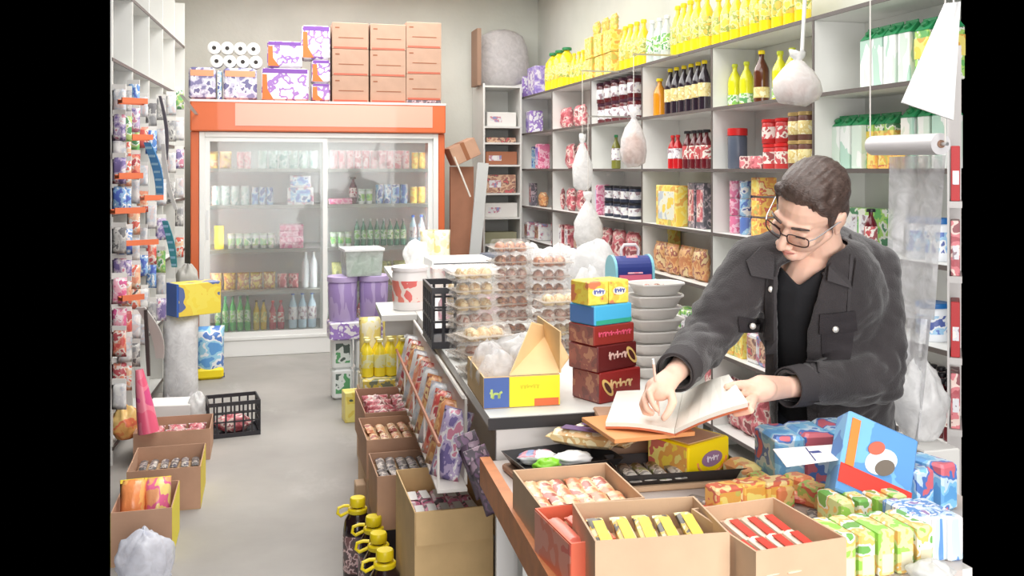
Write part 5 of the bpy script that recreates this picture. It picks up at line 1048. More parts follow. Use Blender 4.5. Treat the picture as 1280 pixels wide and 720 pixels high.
# ------------------------------------------------------------------ the shopkeeper
from mathutils import noise
def proj(v): 
    v = Vector(v); d = v.dot(FW); return CX+FPX*v.dot(RT)/d, CY+FPX*(EYE-v.z)/d
class Body(MB):
    def ell(s, c, ra, A=None, n=16):
        A = A or (RT,FW,UP); vs = []; fs = []
        V = n//2
        for j in range(V+1):
            th = PI*j/V
            for i in range(n):
                a = 2*PI*i/n; vs.append(Vector(c)+A[0]*ra[0]*math.sin(th)*math.cos(a)+A[1]*ra[1]*math.sin(th)*math.sin(a)+A[2]*ra[2]*math.cos(th))
        for j in range(V):
            for i in range(n): fs.append((j*n+i,(j+1)*n+i,(j+1)*n+(i+1)%n,j*n+(i+1)%n))
        b = len(s.v); s.add(vs,fs); return s
    def limb(s, p0, p1, r0, r1, side=None, flat=1, n=16):
        p0 = Vector(p0); p1 = Vector(p1); t = (p1-p0).normalized(); L_ = (p1-p0).length
        sd = Vector(side) if side is not None else t.cross(UP if abs(t.z) < .9 else FW); sd = (sd-t*sd.dot(t)).normalized(); nn = t.cross(sd); vs = []; fs = []; rings = []
        for k in range(5): a = PI/2*k/4; rings.append((-math.cos(a)*r0, math.sin(a)*r0))
        for k in range(1,4): f = k/4; rings.append((L_*f, r0+(r1-r0)*f))
        for k in range(5): a = PI/2*k/4; rings.append((L_+math.sin(a)*r1, math.cos(a)*r1))
        for (z,r) in rings:
            for i in range(n): a = 2*PI*i/n; vs.append(p0+t*z+sd*math.cos(a)*r+nn*math.sin(a)*r*flat)
        for j in range(len(rings)-1):
            for i in range(n): fs.append((j*n+i,j*n+(i+1)%n,(j+1)*n+(i+1)%n,(j+1)*n+i))
        s.add(vs,fs); return s
    def chain(s, pts, rs, **k):
        for i in range(len(pts)-1): s.limb(pts[i],pts[i+1],rs[i],rs[i+1],**k)
        return s
    def grow(s, name, m, parent, voxel=.005, smooth=4, cull=None, disp=None, solid=0, edit=None):
        me = bpy.data.meshes.new(name); me.from_pydata([tuple(v) for v in s.v],[],s.f)
        bm = bmesh.new(); bm.from_mesh(me); bmesh.ops.remove_doubles(bm,verts=bm.verts,dist=1e-6); bmesh.ops.recalc_face_normals(bm,faces=bm.faces); bm.to_mesh(me); bm.free()
        o = bpy.data.objects.new('tmp',me); S.collection.objects.link(o)
        r = o.modifiers.new('r','REMESH'); r.mode = 'VOXEL'; r.voxel_size = voxel; r.use_smooth_shade = True
        g = o.modifiers.new('s','SMOOTH'); g.iterations = smooth; g.factor = .5
        bpy.context.view_layer.update(); me2 = bpy.data.meshes.new_from_object(o.evaluated_get(bpy.context.evaluated_depsgraph_get())); bpy.data.objects.remove(o)
        if disp:
            N_ = [v.normal.copy() for v in me2.vertices]
            for v,nn in zip(me2.vertices,N_): v.co = v.co+nn*disp(v.co)
        if edit:
            for v in me2.vertices: v.co = edit(v.co, v.normal)
        if cull:
            bm = bmesh.new(); bm.from_mesh(me2); bad = [f for f in bm.faces if cull(f.calc_center_median(), f.normal)]; bmesh.ops.delete(bm,geom=bad,context='FACES')
            for _ in range(8):      # even out the cut edges of the cloth
                mv = {}
                for e in bm.edges:
                    if len(e.link_faces) == 1:
                        for a_,b_ in (e.verts,reversed(e.verts)): mv.setdefault(a_,[]).append(b_.co.copy())
                for v_,ns in mv.items():
                    if len(ns) == 2: v_.co = v_.co*.4+(ns[0]+ns[1])*.3
            bm.to_mesh(me2); bm.free()
        me2.materials.clear()
        for x in (m if isinstance(m,(list,tuple)) else [m]): me2.materials.append(x)
        me2.polygons.foreach_set('use_smooth',[True]*len(me2.polygons)); me2.name = name; q = bpy.data.objects.new(name,me2); S.collection.objects.link(q); q.parent = parent
        if solid: b = q.modifiers.new('solid','SOLIDIFY'); b.thickness = solid; b.offset = -1
        return q
SKIN = fl('skin',246,202,180,.5,var=.10,vscale=14,bump=.05,bscale=200,spec=.4); b_ = SKIN.node_tree.nodes['Principled BSDF']; b_.inputs['Subsurface Weight'].default_value = .15; b_.inputs['Subsurface Radius'].default_value = (.02,.008,.004)
DEN = fl('denim_black',54,49,51,.85,bump=.35,bscale=260,var=.18,vscale=7,sheen=.3); TSH = fl('tshirt_black',30,30,34,.9,bump=.1,bscale=120); TRO = fl('trousers_dark',40,42,50,.9)
HAIR = mat('hair_brown',sr(88,72,66),.38,var=.3,vscale=60)
def hairmat():
    nt = HAIR.node_tree; N = nt.nodes; L = nt.links; tc = N.new('ShaderNodeTexCoord'); mp = N.new('ShaderNodeMapping'); mp.inputs['Scale'].default_value = (30,160,160); mp.inputs['Rotation'].default_value = (.3,.2,-.9)
    n = N.new('ShaderNodeTexNoise'); n.inputs['Scale'].default_value = 2; n.inputs['Detail'].default_value = 3; bp = N.new('ShaderNodeBump'); bp.inputs['Strength'].default_value = .8; bp.inputs['Distance'].default_value = .004
    L.new(tc.outputs['Object'],mp.inputs[0]); L.new(mp.outputs[0],n.inputs['Vector']); L.new(n.outputs['Fac'],bp.inputs['Height']); L.new(bp.outputs['Normal'],N['Principled BSDF'].inputs['Normal'])
hairmat()
man = thing('person','man in black denim jacket and glasses bending over the ledger, pen in hand','person',(0,0,0))
# head frame (s = his left = picture right, f = facing, u = up)
def cf(r,z,c): return (RT*r+UP*z-FW*c)
HF = cf(-.69,-.55,.47).normalized(); HSd = cf(.74,-.37,.56); HSd = (HSd-HF*HSd.dot(HF)).normalized(); HU = cf(-.119,.747,.651); HU = (HU-HF*HU.dot(HF)-HSd*HU.dot(HSd)).normalized()
HC0 = P(1011,262,2.46); HK = 1.06
def H(s_,f_,u_):
    if f_ > .05 and u_ < .05: s_ -= .004; u_ -= .009      # features sit low on the bowed face
    return HC0+(HSd*s_+HF*f_+HU*u_)*HK
def hr(*r): return tuple(x*HK for x in r)
AX = (HSd,HF,HU)
NB = P(1030,326,2.60)   # neck base
RS, RE, RW = P(942,332,2.64), P(880,428,2.58), P(842,468,2.36)
LS, LE, LW_ = P(1088,338,2.70), P(1094,468,2.60), P(985,484,2.42)
PV = P(1042,530,2.84); CH = P(1018,400,2.70)
ACR = (LS-RS).normalized(); FRT = ACR.cross((NB-PV).normalized()).normalized()
if FRT.dot(FW) > 0: FRT = -FRT
B = Body()
B.ell(H(0,-.012,.030),hr(.074,.092,.080),AX,24).ell(H(0,.024,-.020),hr(.060,.058,.078),AX,20).ell(H(0,.020,-.066),hr(.053,.050,.042),AX,20).ell(H(0,.060,-.098),hr(.022,.018,.017),AX)
B.limb(H(-.040,.066,.020),H(0,.080,.024),.011,.012).limb(H(.040,.066,.020),H(0,.080,.024),.011,.012)
B.limb(H(0,.082,.014),H(0,.108,-.026),.008,.012).ell(H(0,.108,-.031),hr(.013,.013,.011),AX).ell(H(-.014,.096,-.036),hr(.009,.011,.008),AX).ell(H(.014,.096,-.036),hr(.009,.011,.008),AX)
for k in (-1,1):
    B.ell(H(k*.036,.056,-.026),hr(.024,.022,.022),AX).ell(H(k*.031,.068,-.001),hr(.014,.012,.009),AX).limb(H(k*.022,.078,-.064),H(0,.086,-.060),.004,.006).limb(H(k*.020,.077,-.068),H(0,.084,-.072),.004,.0065)
    B.ell(H(k*.077,-.006,-.004),hr(.008,.018,.030),AX).ell(H(k*.083,-.014,.004),hr(.006,.016,.024),AX).ell(H(k*.078,-.002,-.030),hr(.007,.009,.010),AX)
    B.limb(H(k*.05,.0,-.05),H(k*.02,.055,-.098),.018*HK,.012*HK)
B.limb(H(0,-.022,-.045),NB,.056,.060).limb(NB,NB-UP*.05,.062,.08)
# torso, arms, legs under the clothes
B.limb(NB-UP*.06,PV,.125,.135,side=ACR,flat=.62).limb(RS,LS,.045,.045).chain([RS,RE,RW],[.045,.038,.026]).chain([LS,LE,LW_],[.045,.038,.027])
HL = PV+ACR*.09; HR_ = PV-ACR*.09; KL = Vector((HL.x,HL.y,.46))+FRT*.04; KR = Vector((HR_.x,HR_.y,.46))+FRT*.02; AL = Vector((HL.x,HL.y,.09))+ACR*.02; AR = Vector((HR_.x,HR_.y,.09))-ACR*.02
B.chain([HL,KL,AL],[.075,.05,.035]).chain([HR_,KR,AR],[.075,.05,.035])
for a in (AL,AR): B.limb(a-UP*.035,a+Vector((FRT.x,FRT.y,0)).normalized()*.14-UP*.05,.03,.026)
def finger(p, dirs, lens, r0, r1):
    pts = [Vector(p)]; 
    for d_,l_ in zip(dirs,lens): pts.append(pts[-1]+d_.normalized()*l_)
    n = len(pts); B.chain(pts,[r0+(r1-r0)*i/(n-1) for i in range(n)],n=10); return pts[-1]
# right (writing) hand: palm on its edge above the left page
PT = onz(824,520,zl+.0262)     # pen tip on the page
wr = RW; pc_ = P(824,486,2.335)
B.limb(wr,pc_+RT*.005+UP*.004,.025,.032,side=RT,flat=.8)
kn = pc_-RT*.012-FW*.012
def off(r,z,c): return RT*r+UP*z-FW*c
B.ell(pc_,(.036,.030,.030))
# index along the pen, middle under it, ring and little curled onto the paper, thumb against the pen
finger(pc_+off(-.014,.012,.022),[off(-.5,-.35,.75),off(.3,-.9,.45),off(.5,-.75,.1)],[.032,.024,.019],.0098,.0072)
finger(pc_+off(-.024,.002,.014),[off(-.45,-.5,.6),off(.2,-.9,.3),off(.7,-.5,.0)],[.034,.022,.017],.0098,.0075)
finger(pc_+off(-.030,-.010,.004),[off(-.4,-.7,.4),off(.3,-.9,.1),off(.8,-.2,.0)],[.030,.020,.016],.0094,.0072)
finger(pc_+off(-.030,-.020,-.008),[off(-.35,-.8,.2),off(.4,-.8,.1),off(.8,.0,.0)],[.024,.016,.014],.0086,.0066)
finger(pc_+off(.026,-.006,.014),[off(.05,-.5,.7),off(-.45,-.75,.45),off(-.5,-.6,.2)],[.030,.024,.02],.0118,.0085)
# left hand: fingers under the cover, thumb on top of the right page
LP = P(950,486,2.335)
B.limb(LW_,LP,.027,.034,side=UP,flat=.8).ell(LP,(.042,.030,.030))
tt = RN.lerp(RF,.5)+(SN.lerp(SF,.5)-RN.lerp(RF,.5)).normalized()*.045
a0 = LP+off(-.020,.014,.012); v1 = (tt+Vector((0,0,.018)))-a0; finger(a0,[v1,v1+UP*-.012],[v1.length*.55,v1.length*.4],.0125,.0085)
for k in range(4):
    f = .12+.25*k; e_ = RN.lerp(RF,f)+Vector((0,0,-.026)); a0 = LP+off(-.016+.004*k,-.014,.020-.014*k); inn = (SN-RN).normalized(); v1 = e_+RT*.012-a0
    finger(a0,[v1,inn+UP*.05,inn+UP*.12],[v1.length,.024,.018],.0098,.0072)
B.grow('body',SKIN,man,voxel=.0036,smooth=3)
# hair
G = Body(); G.ell(H(0,-.022,.048),hr(.081,.090,.080),AX,24).ell(H(0,-.060,-.008),hr(.068,.048,.062),AX,20).ell(H(0,.018,.094),hr(.062,.052,.034),AX,20).ell(H(-.012,.042,.084),hr(.050,.03,.022),AX)
for k in (-1,1): G.limb(H(k*.071,.016,.045),H(k*.071,.018,-.004),.013*HK,.006*HK).ell(H(k*.066,-.03,.0),hr(.016,.036,.04),AX).limb(H(k*.052,.045,.078),H(k*.066,.022,.05),.016*HK,.014*HK)
G.grow('hair',HAIR,man,voxel=.003,smooth=5,disp=lambda p:.0024*noise.noise(Vector((((p-HC0).dot(HSd))*130,((p-HC0).dot(HF))*18,((p-HC0).dot(HU))*50))))
E = Body()
for k in (-1,1): E.limb(H(k*.016,.090,.026),H(k*.036,.086,.031),.0036,.0040).limb(H(k*.036,.086,.031),H(k*.050,.073,.026),.004,.0025)
E.grow('eyebrows',HAIR,man,voxel=.0016,smooth=1)
Lp = Body()
for k in (-1,1): Lp.limb(H(k*.021,.081,-.065),H(0,.0915,-.062),.002,.0042).limb(H(k*.019,.081,-.068),H(0,.0895,-.0715),.002,.0046)
Lp.grow('lips',fl('lips',206,136,124,.5),man,voxel=.0015,smooth=2)
Ey = Body()
for k in (-1,1): Ey.limb(H(k*.022,.0815,-.0065),H(k*.042,.076,-.0065),.0016,.0016)
Ey.grow('eyelashes',fl('lashes',50,36,34,.6),man,voxel=.0009,smooth=1)
# glasses
gl = MB(); FRM = fl('glasses_frame',56,34,34,.3); SIL = fl('glasses_silver',206,206,210,.25,metal=.6)
gp = bpy.data.objects.new('glasses',None)
for k in (-1,1):
    pts = []
    for i in range(24):
        a = 2*PI*i/24; ca,sa = math.cos(a),math.sin(a); x = math.copysign(abs(ca)**.6,ca)*.025; z = math.copysign(abs(sa)**.6,sa)*.0165; pts.append(H(k*.034+x,.100-abs(k*.034+x)**2*4,-.002+z))
    gl.tube(pts,.0017,6,closed=True)
gl.tube([H(-.009,.101,.004),H(0,.104,.006),H(.009,.101,.004)],.0016,6)
go = gl.build('glasses',FRM,man,smooth=True)
for k in (-1,1):
    tm = MB(); tm.tube([H(k*.059,.086,.006),H(k*.067,.070,.006),H(k*.0845,.005,.012),H(k*.086,-.018,.0),H(k*.084,-.026,-.012)],.0017,6); tm.build('temple',SIL,go,smooth=True)
ln_ = MB(); 
for k in (-1,1):
    vs = [H(k*.034+math.copysign(abs(math.cos(a))**.6,math.cos(a))*.0255,.1-abs(k*.034+math.cos(a)*.0255)**2*4-.0002,-.002+math.copysign(abs(math.sin(a))**.6,math.sin(a))*.016) for a in [2*PI*i/24 for i in range(24)]]
    ln_.add(vs+[v-HF*.001 for v in vs],[tuple(range(24)),tuple(range(47,23,-1))])
ln_.build('lenses',pane('lens_glass',(1,1,1),const=.03),go)
# t-shirt
tsp = lambda: Body().limb(NB-UP*.075,PV,.150,.158,side=ACR,flat=.64).limb(RS-UP*.01,LS-UP*.01,.062,.062)
TS = tsp(); TS.ell(NB-UP*.01-FRT*.01,(.09,.08,.045))
def tcull(p,n):
    if (p-NB).length < .080 or p.z > NB.z+.03: return True
    if (p-NB).dot(FRT) > .0:
        x,y = proj(p); return y < 358-abs(x-998)*(1.1 if x < 998 else .72) and 955 < x < 1050
    return False
TS.grow('t_shirt',TSH,man,voxel=.007,smooth=6,cull=tcull,solid=.003)
# jacket
J = Body(); J.limb(NB-UP*.09,PV-UP*.06,.172,.182,side=ACR,flat=.72).limb(RS-UP*.005,LS-UP*.005,.078,.078,side=UP).ell(CH+FRT*.0,(.175,.125,.17),(ACR,FRT,UP))
J.ell(NB-UP*.02-FRT*.05,(.135,.10,.085),(ACR,FRT,UP)).limb(RS+UP*.012,NB-FRT*.05+UP*.01,.07,.085,side=UP).limb(LS+UP*.012,NB-FRT*.05+UP*.01,.075,.085,side=UP)
cR = RW.lerp(RE,.10); cL = LW_.lerp(LE,.03)
J.chain([RS,RS.lerp(RE,.5),RE,cR],[.080,.078,.072,.048]).chain([LS,LS.lerp(LE,.5),LE,LE.lerp(cL,.5),cL],[.084,.086,.080,.066,.046])
NAX = (H(0,-.022,-.045)-NB).normalized()
def wr_(p):
    n1 = noise.noise(Vector((p.x*9,p.y*9,p.z*14)))*.006; dl = min((p-RE).length,(p-LE).length); k = max(0,1-dl/.22)
    n2 = (abs(noise.noise(Vector((p.x*17+3,p.y*17,p.z*24))))-.25)*.018*(.35+k); return n1+n2
def jcull(p,n):
    w_ = p-NB; al = w_.dot(NAX); ra_ = (w_-NAX*al).length
    if al > -.02 and ra_ < .069: return True
    if al > -.10 and ra_ < .075 and w_.dot(FRT) > .03: return True
    # cuffs open
    for c_,w__ in ((cR,RW),(cL,LW_)):
        e__ = (RE if c_ is cR else LE); t_ = (c_-e__).normalized()
        if (p-c_).dot(t_) > .012 and (p-c_).length < .1: return True
    if p.z < PV.z-.12 and n.z < -.4 : return True
    if n.dot(FRT) > .1 and (p-NB).dot(FRT) > .02:
        x,y = proj(p); xl = 970-max(0,345-y)*.35; xr = max(1009,1029-max(0,y-345)*.28)+max(0,345-y)*.3
        if y > 308 and xl < x < xr: return True
    return False
JK = J.grow('jacket',DEN,man,voxel=.007,smooth=8,disp=wr_,cull=jcull,solid=.006)
# collar wings, plackets, pocket flaps, buttons, cuffs are sub-parts of the jacket
def onjacket(x,y):
    """point on the jacket front under a picture position (measured on the built mesh)"""
    o = Vector((0,0,EYE)); d = (P(x,y,1.0)-o).normalized(); dg = bvh.ray_cast(o,d); return dg
from mathutils.bvhtree import BVHTree
bmj = bmesh.new(); bmj.from_mesh(JK.data); bvh = BVHTree.FromBMesh(bmj); bmj.free()
def patch(name, px, m, lift=.004, sub=8, thick=.004):
    """cloth patch lying on the jacket: a quad of picture points dropped on the mesh"""
    vs = []; n = sub; last = None; ok = True
    for j in range(n+1):
        for i in range(n+1):
            u,v = i/n,j/n; x = (px[0][0]*(1-u)+px[1][0]*u)*(1-v)+(px[3][0]*(1-u)+px[2][0]*u)*v; y = (px[0][1]*(1-u)+px[1][1]*u)*(1-v)+(px[3][1]*(1-u)+px[2][1]*u)*v
            h = onjacket(x,y); 
            if h[0] is None: p = last if last is not None else P(x,y,2.58)
            else:
                nn = h[1] if h[1].dot(FW) < 0 else -h[1]; p = h[0]+nn*lift
                if last is not None and (p-last).length > .12 and i: p = P(x,y,last.dot(FW))
            vs.append(p); last = p
    q = MB(); N2 = (n+1)**2; back = [v+FW*thick for v in vs]; fs = []
    for j in range(n):
        for i in range(n): a = j*(n+1)+i; fs += [(a,a+1,a+n+2,a+n+1),(N2+a+1,N2+a,N2+a+n+1,N2+a+n+2)]
    rim = [i for i in range(n+1)]+[j*(n+1)+n for j in range(1,n+1)]+[n*(n+1)+i for i in range(n-1,-1,-1)]+[j*(n+1) for j in range(n-1,0,-1)]
    for a,b in zip(rim,rim[1:]+rim[:1]): fs.append((a,a+N2,b+N2,b))
    q.add(vs+back,fs); return q.build(name,m,JK,smooth=True)
DEN2 = fl('denim_black_edge',66,62,64,.85,bump=.35,bscale=260,var=.15,vscale=9)
DEN3 = fl('denim_flap',50,45,48,.85,bump=.3,bscale=260,var=.15,vscale=9)
patch('placket',[(957,348),(971,346),(971,500),(955,500)],DEN2,lift=.006); patch('placket',[(1027,349),(1040,352),(1023,420),(1010,410)],DEN2,lift=.007); patch('placket',[(1009,410),(1023,412),(1023,500),(1008,500)],DEN2,lift=.007)
patch('pocket_flap',[(1024,392),(1068,388),(1070,412),(1024,416)],DEN3,lift=.007); patch('pocket',[(1026,416),(1067,413),(1063,450),(1028,452)],DEN3,lift=.003,thick=.002)
patch('yoke_seam',[(1014,386),(1080,382),(1080,384.5),(1014,388.5)],DEN2,lift=.004,sub=6); patch('pocket_flap',[(922,396),(958,398),(956,416),(922,414)],DEN3,lift=.006)
patch('side_seam',[(1013,455),(1017,455),(1030,545),(1026,545)],DEN2,lift=.003,sub=6); patch('shoulder_seam',[(1062,318),(1066,318),(1062,390),(1058,390)],DEN2,lift=.003,sub=6)
def collar(pts, name='collar'):
    q = MB(); n = len(pts)//2; vs = [v for v in pts]; bk = [v-FRT*.006-UP*.002 for v in pts]; q.add(vs+bk,[tuple(range(n*2)),tuple(range(4*n-1,2*n-1,-1))]+[(i,i+2*n,(i+1)%(2*n)+2*n,(i+1)%(2*n)) for i in range(2*n)]); q.build(name,DEN2,JK)
def jp(x,y,l=.012):
    h = onjacket(x,y); return (h[0]+(-FW)*l) if h[0] is not None else P(x,y,2.60)
collar([jp(950,308,.016),jp(966,316,.018),jp(967,330,.016),jp(965,349,.014),jp(938,344,.012),jp(932,326,.012)])
collar([jp(1034,332,.016),jp(1046,306,.016),jp(1062,292,.014),jp(1068,325,.014),jp(1063,360,.014),jp(1032,350,.016)])
# standing collar band round the neck
q = MB(); vs = []; K = 20
for i in range(K+1):
    a = -PI*.18+ (PI*1.36)*i/K; c_ = NB+UP*.018-FRT*.022
    for (r_,z_) in ((.085,-.012),(.079,.035),(.083,.037),(.092,-.010)):
        vs.append(c_+ACR*(r_*1.08)*math.cos(a)-FRT*(r_*.95)*math.sin(a)+UP*(z_+.012*math.sin(a)))
fs = []
for i in range(K):
    for k in range(4): fs.append((i*4+k,i*4+(k+1)%4,i*4+4+(k+1)%4,i*4+4+k))
q.add(vs,fs); q.build('collar_band',DEN2,JK,smooth=True)
BUT = fl('button_metal',220,216,210,.3,metal=.5)
for (x,y) in ((1043,411),(963,361),(940,407)):
    h = onjacket(x,y); c_ = (h[0] if h[0] is not None else P(x,y,2.55))-FW*.009; Bt = Body(); q = MB(); M = Matrix.Translation(c_) @ (-FW).to_track_quat('Z','Y').to_matrix().to_4x4(); q.lathe([(.0085,0),(.0085,.002),(.006,.004)],14,M=M); q.build('button',BUT,JK,smooth=True)
def cuff(c_, e_, r_):
    t_ = (c_-e_).normalized(); q = MB(); M = Matrix.Translation(c_-t_*.045) @ t_.to_track_quat('Z','Y').to_matrix().to_4x4()
    vs = []; n = 24; pr = [(r_*1.08,0),(r_*1.02,.058),(r_*.94,.058),(r_*.94,.03)]
    for (r,z) in pr:
        for i in range(n): a = 2*PI*i/n; vs.append((r*math.cos(a),r*math.sin(a),z))
    fs = [(j*n+i,j*n+(i+1)%n,(j+1)*n+(i+1)%n,(j+1)*n+i) for j in range(3) for i in range(n)]
    q.add(vs,fs,0,M); q.build('cuff',DEN2,JK,smooth=True)
cuff(cR,RE,.050); cuff(cL,LE.lerp(cL,.3),.050)
TR = Body().limb(PV+UP*.02,PV-UP*.05,.15,.15,side=ACR,flat=.68).chain([HL,KL,AL],[.098,.078,.065]).chain([HR_,KR,AR],[.098,.078,.065]); TR.grow('trousers',TRO,man,voxel=.009,smooth=4,cull=lambda p,n:p.z<.06)
fw2 = Vector((FRT.x,FRT.y,0)).normalized()
for a in (AL,AR):
    g2 = Body().limb(Vector((a.x,a.y,.045))-fw2*.03,Vector((a.x,a.y,.038))+fw2*.16,.044,.038); g2.grow('shoe',fl('shoe_black',34,32,34,.4),man,voxel=.006,smooth=3,edit=lambda p,n:Vector((p.x,p.y,max(p.z,.001))))
# pen
pd = (P(816,446,2.30)-PT).normalized(); pn = thing('pen','slim pale pink pen held upright over the ledger page','pen',PT)
q = MB(); q.tube([Vector((0,0,0)),pd*.012,pd*.145],[.0008,.0035,.0035],10); q.build('barrel',fl('pen_pink',246,206,190,.25),pn,smooth=True)
q = MB(); q.tube([pd*.1452,pd*.158],[.0038,.003],10); q.build('cap',fl('pen_white',240,236,234,.3),pn,smooth=True)
# ------------------------------------------------------------------ front counter goods, nearest last
tc_ = onB(842,600); put(pack('flat_carton',.30,.15,.014,CARD2,None,c=.003),tc_,-.08,'flat pale carton under the black tray of silver bars')
shal('black tray of silver wrapped bars beside the yellow sweet box',Vector((tc_.x,tc_.y,tc_.z+.0145)),-.08,.31,.17,.03)
SILV = bar('silver_bar',.13,.026,.016,pmat('bar_silver',[sr(206,204,196),sr(150,146,140),sr(236,234,226),sr(170,180,120)],26,rough=.25),None)
fillgrid(SILV,(Vector((tc_.x-.065,tc_.y-.01,tc_.z)),-.08),4,1,.15,.1,.0178,'silver wrapped bar in the black tray',rot=None,ang=.03,tilt=0,sc=(1.2,1.0,1.3))
sw = sbox(.125,.11,.078,fl('sweet_yellow',250,222,20,.35),pmat('sweet_side',[sr(250,222,30),sr(240,170,40),sr(252,236,120),sr(214,90,60)],18),'logo',fl('print_pale',236,226,240,.5),oval=(.008,.042,.062,fl('oval_mauve',150,116,150,.5)),size=.018,name='yellow_sweet_box')
MB().tube([Vector((.008+.044*math.cos(a),-.0562,.040+.026*math.sin(a))) for a in [PI+PI*i/10 for i in range(11)]],.0022,6).build('orange_arc',fl('arc_orange',240,160,100,.5),sw)
MB().box(-.05,.05,-.045,.045,.0782,.0795).build('brown_top', CARD2, sw)
v = P(875,600,2.26); v.z = ZB+.0006; put(sw,Vector((v.x+.03,v.y+.13,ZB+.0006+.0)),.42,'bright yellow sweet box with oval logo beside the silver bars',sc=1.22)
# carton A (left, wafers), carton with orange side, centre carton, right carton
def crtn(label, pl, pr_, z, dep, h, rz=0, **k):
    """pl, pr_: picture positions of the front rim corners at height z"""
    a = onz(*pl,z); b = onz(*pr_,z); w_ = (b-a).length; ang = math.atan2((b-a).y,(b-a).x)+rz; M = Matrix.Translation(a.lerp(b,.5)) @ Matrix.Rotation(ang,4,'Z'); loc = M @ Vector((0,dep/2,0)); loc.z = z-h
    t = open_carton(label,loc,ang,w_,dep,h,**k); return t,(loc,ang),w_
ORS = pmat('orange_side',[sr(240,110,60),sr(246,150,120),sr(236,80,50)],10)
t,cA_,wA_ = crtn('wide open carton of brown wafers behind the front cartons',(676,634),(806,622),.935,.24,.09,m=CARD2,mi=fl('carton_in_pale',222,190,164,.8))
fillgrid(W_or,cA_,6,2,wA_-.03,.20,.045,'brown wafer in the wide open carton',tilt=.12); q = pack('filler',wA_-.02,.22,.038,CARDIN,None); put(q,cA_[0]+Vector((0,0,.0045)),cA_[1],'inner tray beneath the brown wafers')
t,cB_,wB_ = crtn('red orange display carton of pink wafers at the counter edge',(714,680),(770,672),.935,.19,.09,m=fl('red_orange_card',238,120,90,.6),mi=fl('salmon_in',244,170,150,.7),side_m=ORS)
W_sal = bar('salmon_wafer',.13,.028,.02,fl('salmon',250,136,116,.4),None); fillgrid(W_sal,cB_,2,1,wB_-.02,.14,.066,'salmon pink wafer in the red orange carton')
q = pack('filler',wB_-.02,.17,.058,CARDIN,None); put(q,cB_[0]+Vector((0,0,.0045)),cB_[1],'inner tray beneath the salmon wafers')
t,cC_,wC_ = crtn('plain open carton of yellow bars at the front of the counter',(747,681),(908,662),.965,.19,.12,rz=-.12,m=CARD2,mi=CARDIN)
fillgrid(W_yel,cC_,5,1,wC_-.03,.14,.075,'yellow bar in the front carton',tilt=.22); q = pack('filler',wC_-.02,.17,.06,CARDIN,None); put(q,cC_[0]+Vector((0,0,.0045)),cC_[1],'inner tray beneath the yellow bars')
t,cD_,wD_ = crtn('open carton of red striped bars right of the plain front carton',(945,690),(1058,672),.955,.22,.11,m=CARD2,mi=fl('carton_in_pale',222,190,164,.8))
fillgrid(W_red,cD_,4,2,wD_-.03,.18,.062,'red and cream striped bar in the right carton',tilt=.1); q = pack('filler',wD_-.02,.20,.055,CARDIN,None); put(q,cD_[0]+Vector((0,0,.0045)),cD_[1],'inner tray beneath the red striped bars')
# red lidded box at the bottom edge, right of centre
v = onB(955,735); put(pack('flat_red_box',.17,.05,.035,fl('bottom_red',226,70,70,.4),None),Vector((v.x,v.y+.02,v.z)),.03,'flat bright red box at the bottom edge of the picture')
# orange and yellow sweet packs between
v = onB(925,640); t = pack('orange_pack_row',.07,.05,.06,OPK,YPK,c=.004)
for i,(px,py) in enumerate(((905,640),(938,634),(968,632))): put(t,onB(px,py),.1,f'{["left","middle","right"][i]} orange and yellow sweet pack behind the right carton','orange yellow packs behind the right carton')
v = onB(928,602); put(pack('pale_yellow_pack',.06,.09,.05,pmat('pyp',[sr(250,232,140),sr(240,170,100),sr(236,240,200)],20,bump=.2),None,c=.012),v,.2,'pale yellow and orange pouch right of the yellow sweet box')
RD2 = bar('red_packet',.10,.03,.022,pmat('redpk2',[sr(226,60,40),sr(250,150,110),sr(250,220,190)],24,rough=.3),None)
for i,(px,py) in enumerate(((898,668),(912,662),(890,655),(985,628),(1003,626))): put(RD2,onB(px,py),.8,f'red packet lying between the front cartons, {ORD[i+1]} from left','red packets between the cartons')
GRY = pack('green_candy_box',.035,.10,.085,pmat('green_candy',[sr(160,226,60),sr(230,240,160),sr(250,200,90),sr(250,250,240),sr(100,180,50)],20),fl('gc_label',240,232,200,.4),win=(.15,.85,.1,.5))
for i in range(5): put(GRY,onB(1052+24*i,722-3*i)+Vector((0,.03,0)),.03,f'lime green candy box, {ordn(i,5)} of the front row at the bottom right','lime green candy boxes, front row',sc=1.0)
for i in range(4): put(GRY,onB(1062+22*i,676-3*i)+Vector((0,.05,0)),.03,f'lime green candy box, {ordn(i,4)} of the row behind at the bottom right','lime green candy boxes, second row',sc=.9)
for i,(px,py) in enumerate(((962,628),(985,640),(1010,628),(1030,640))):
    put(pack('orange_green_pack',.05,.07,.055,pmat('ogp',[sr(240,130,60),sr(250,206,120),sr(180,210,90),sr(220,90,50)],22),None,c=.006),onB(px,py)+Vector((0,.04,0)),.15*i,f'orange and green sweet pack, {ordn(i,4)} before the blue packs','orange green packs before the blue ones',sc=.9)
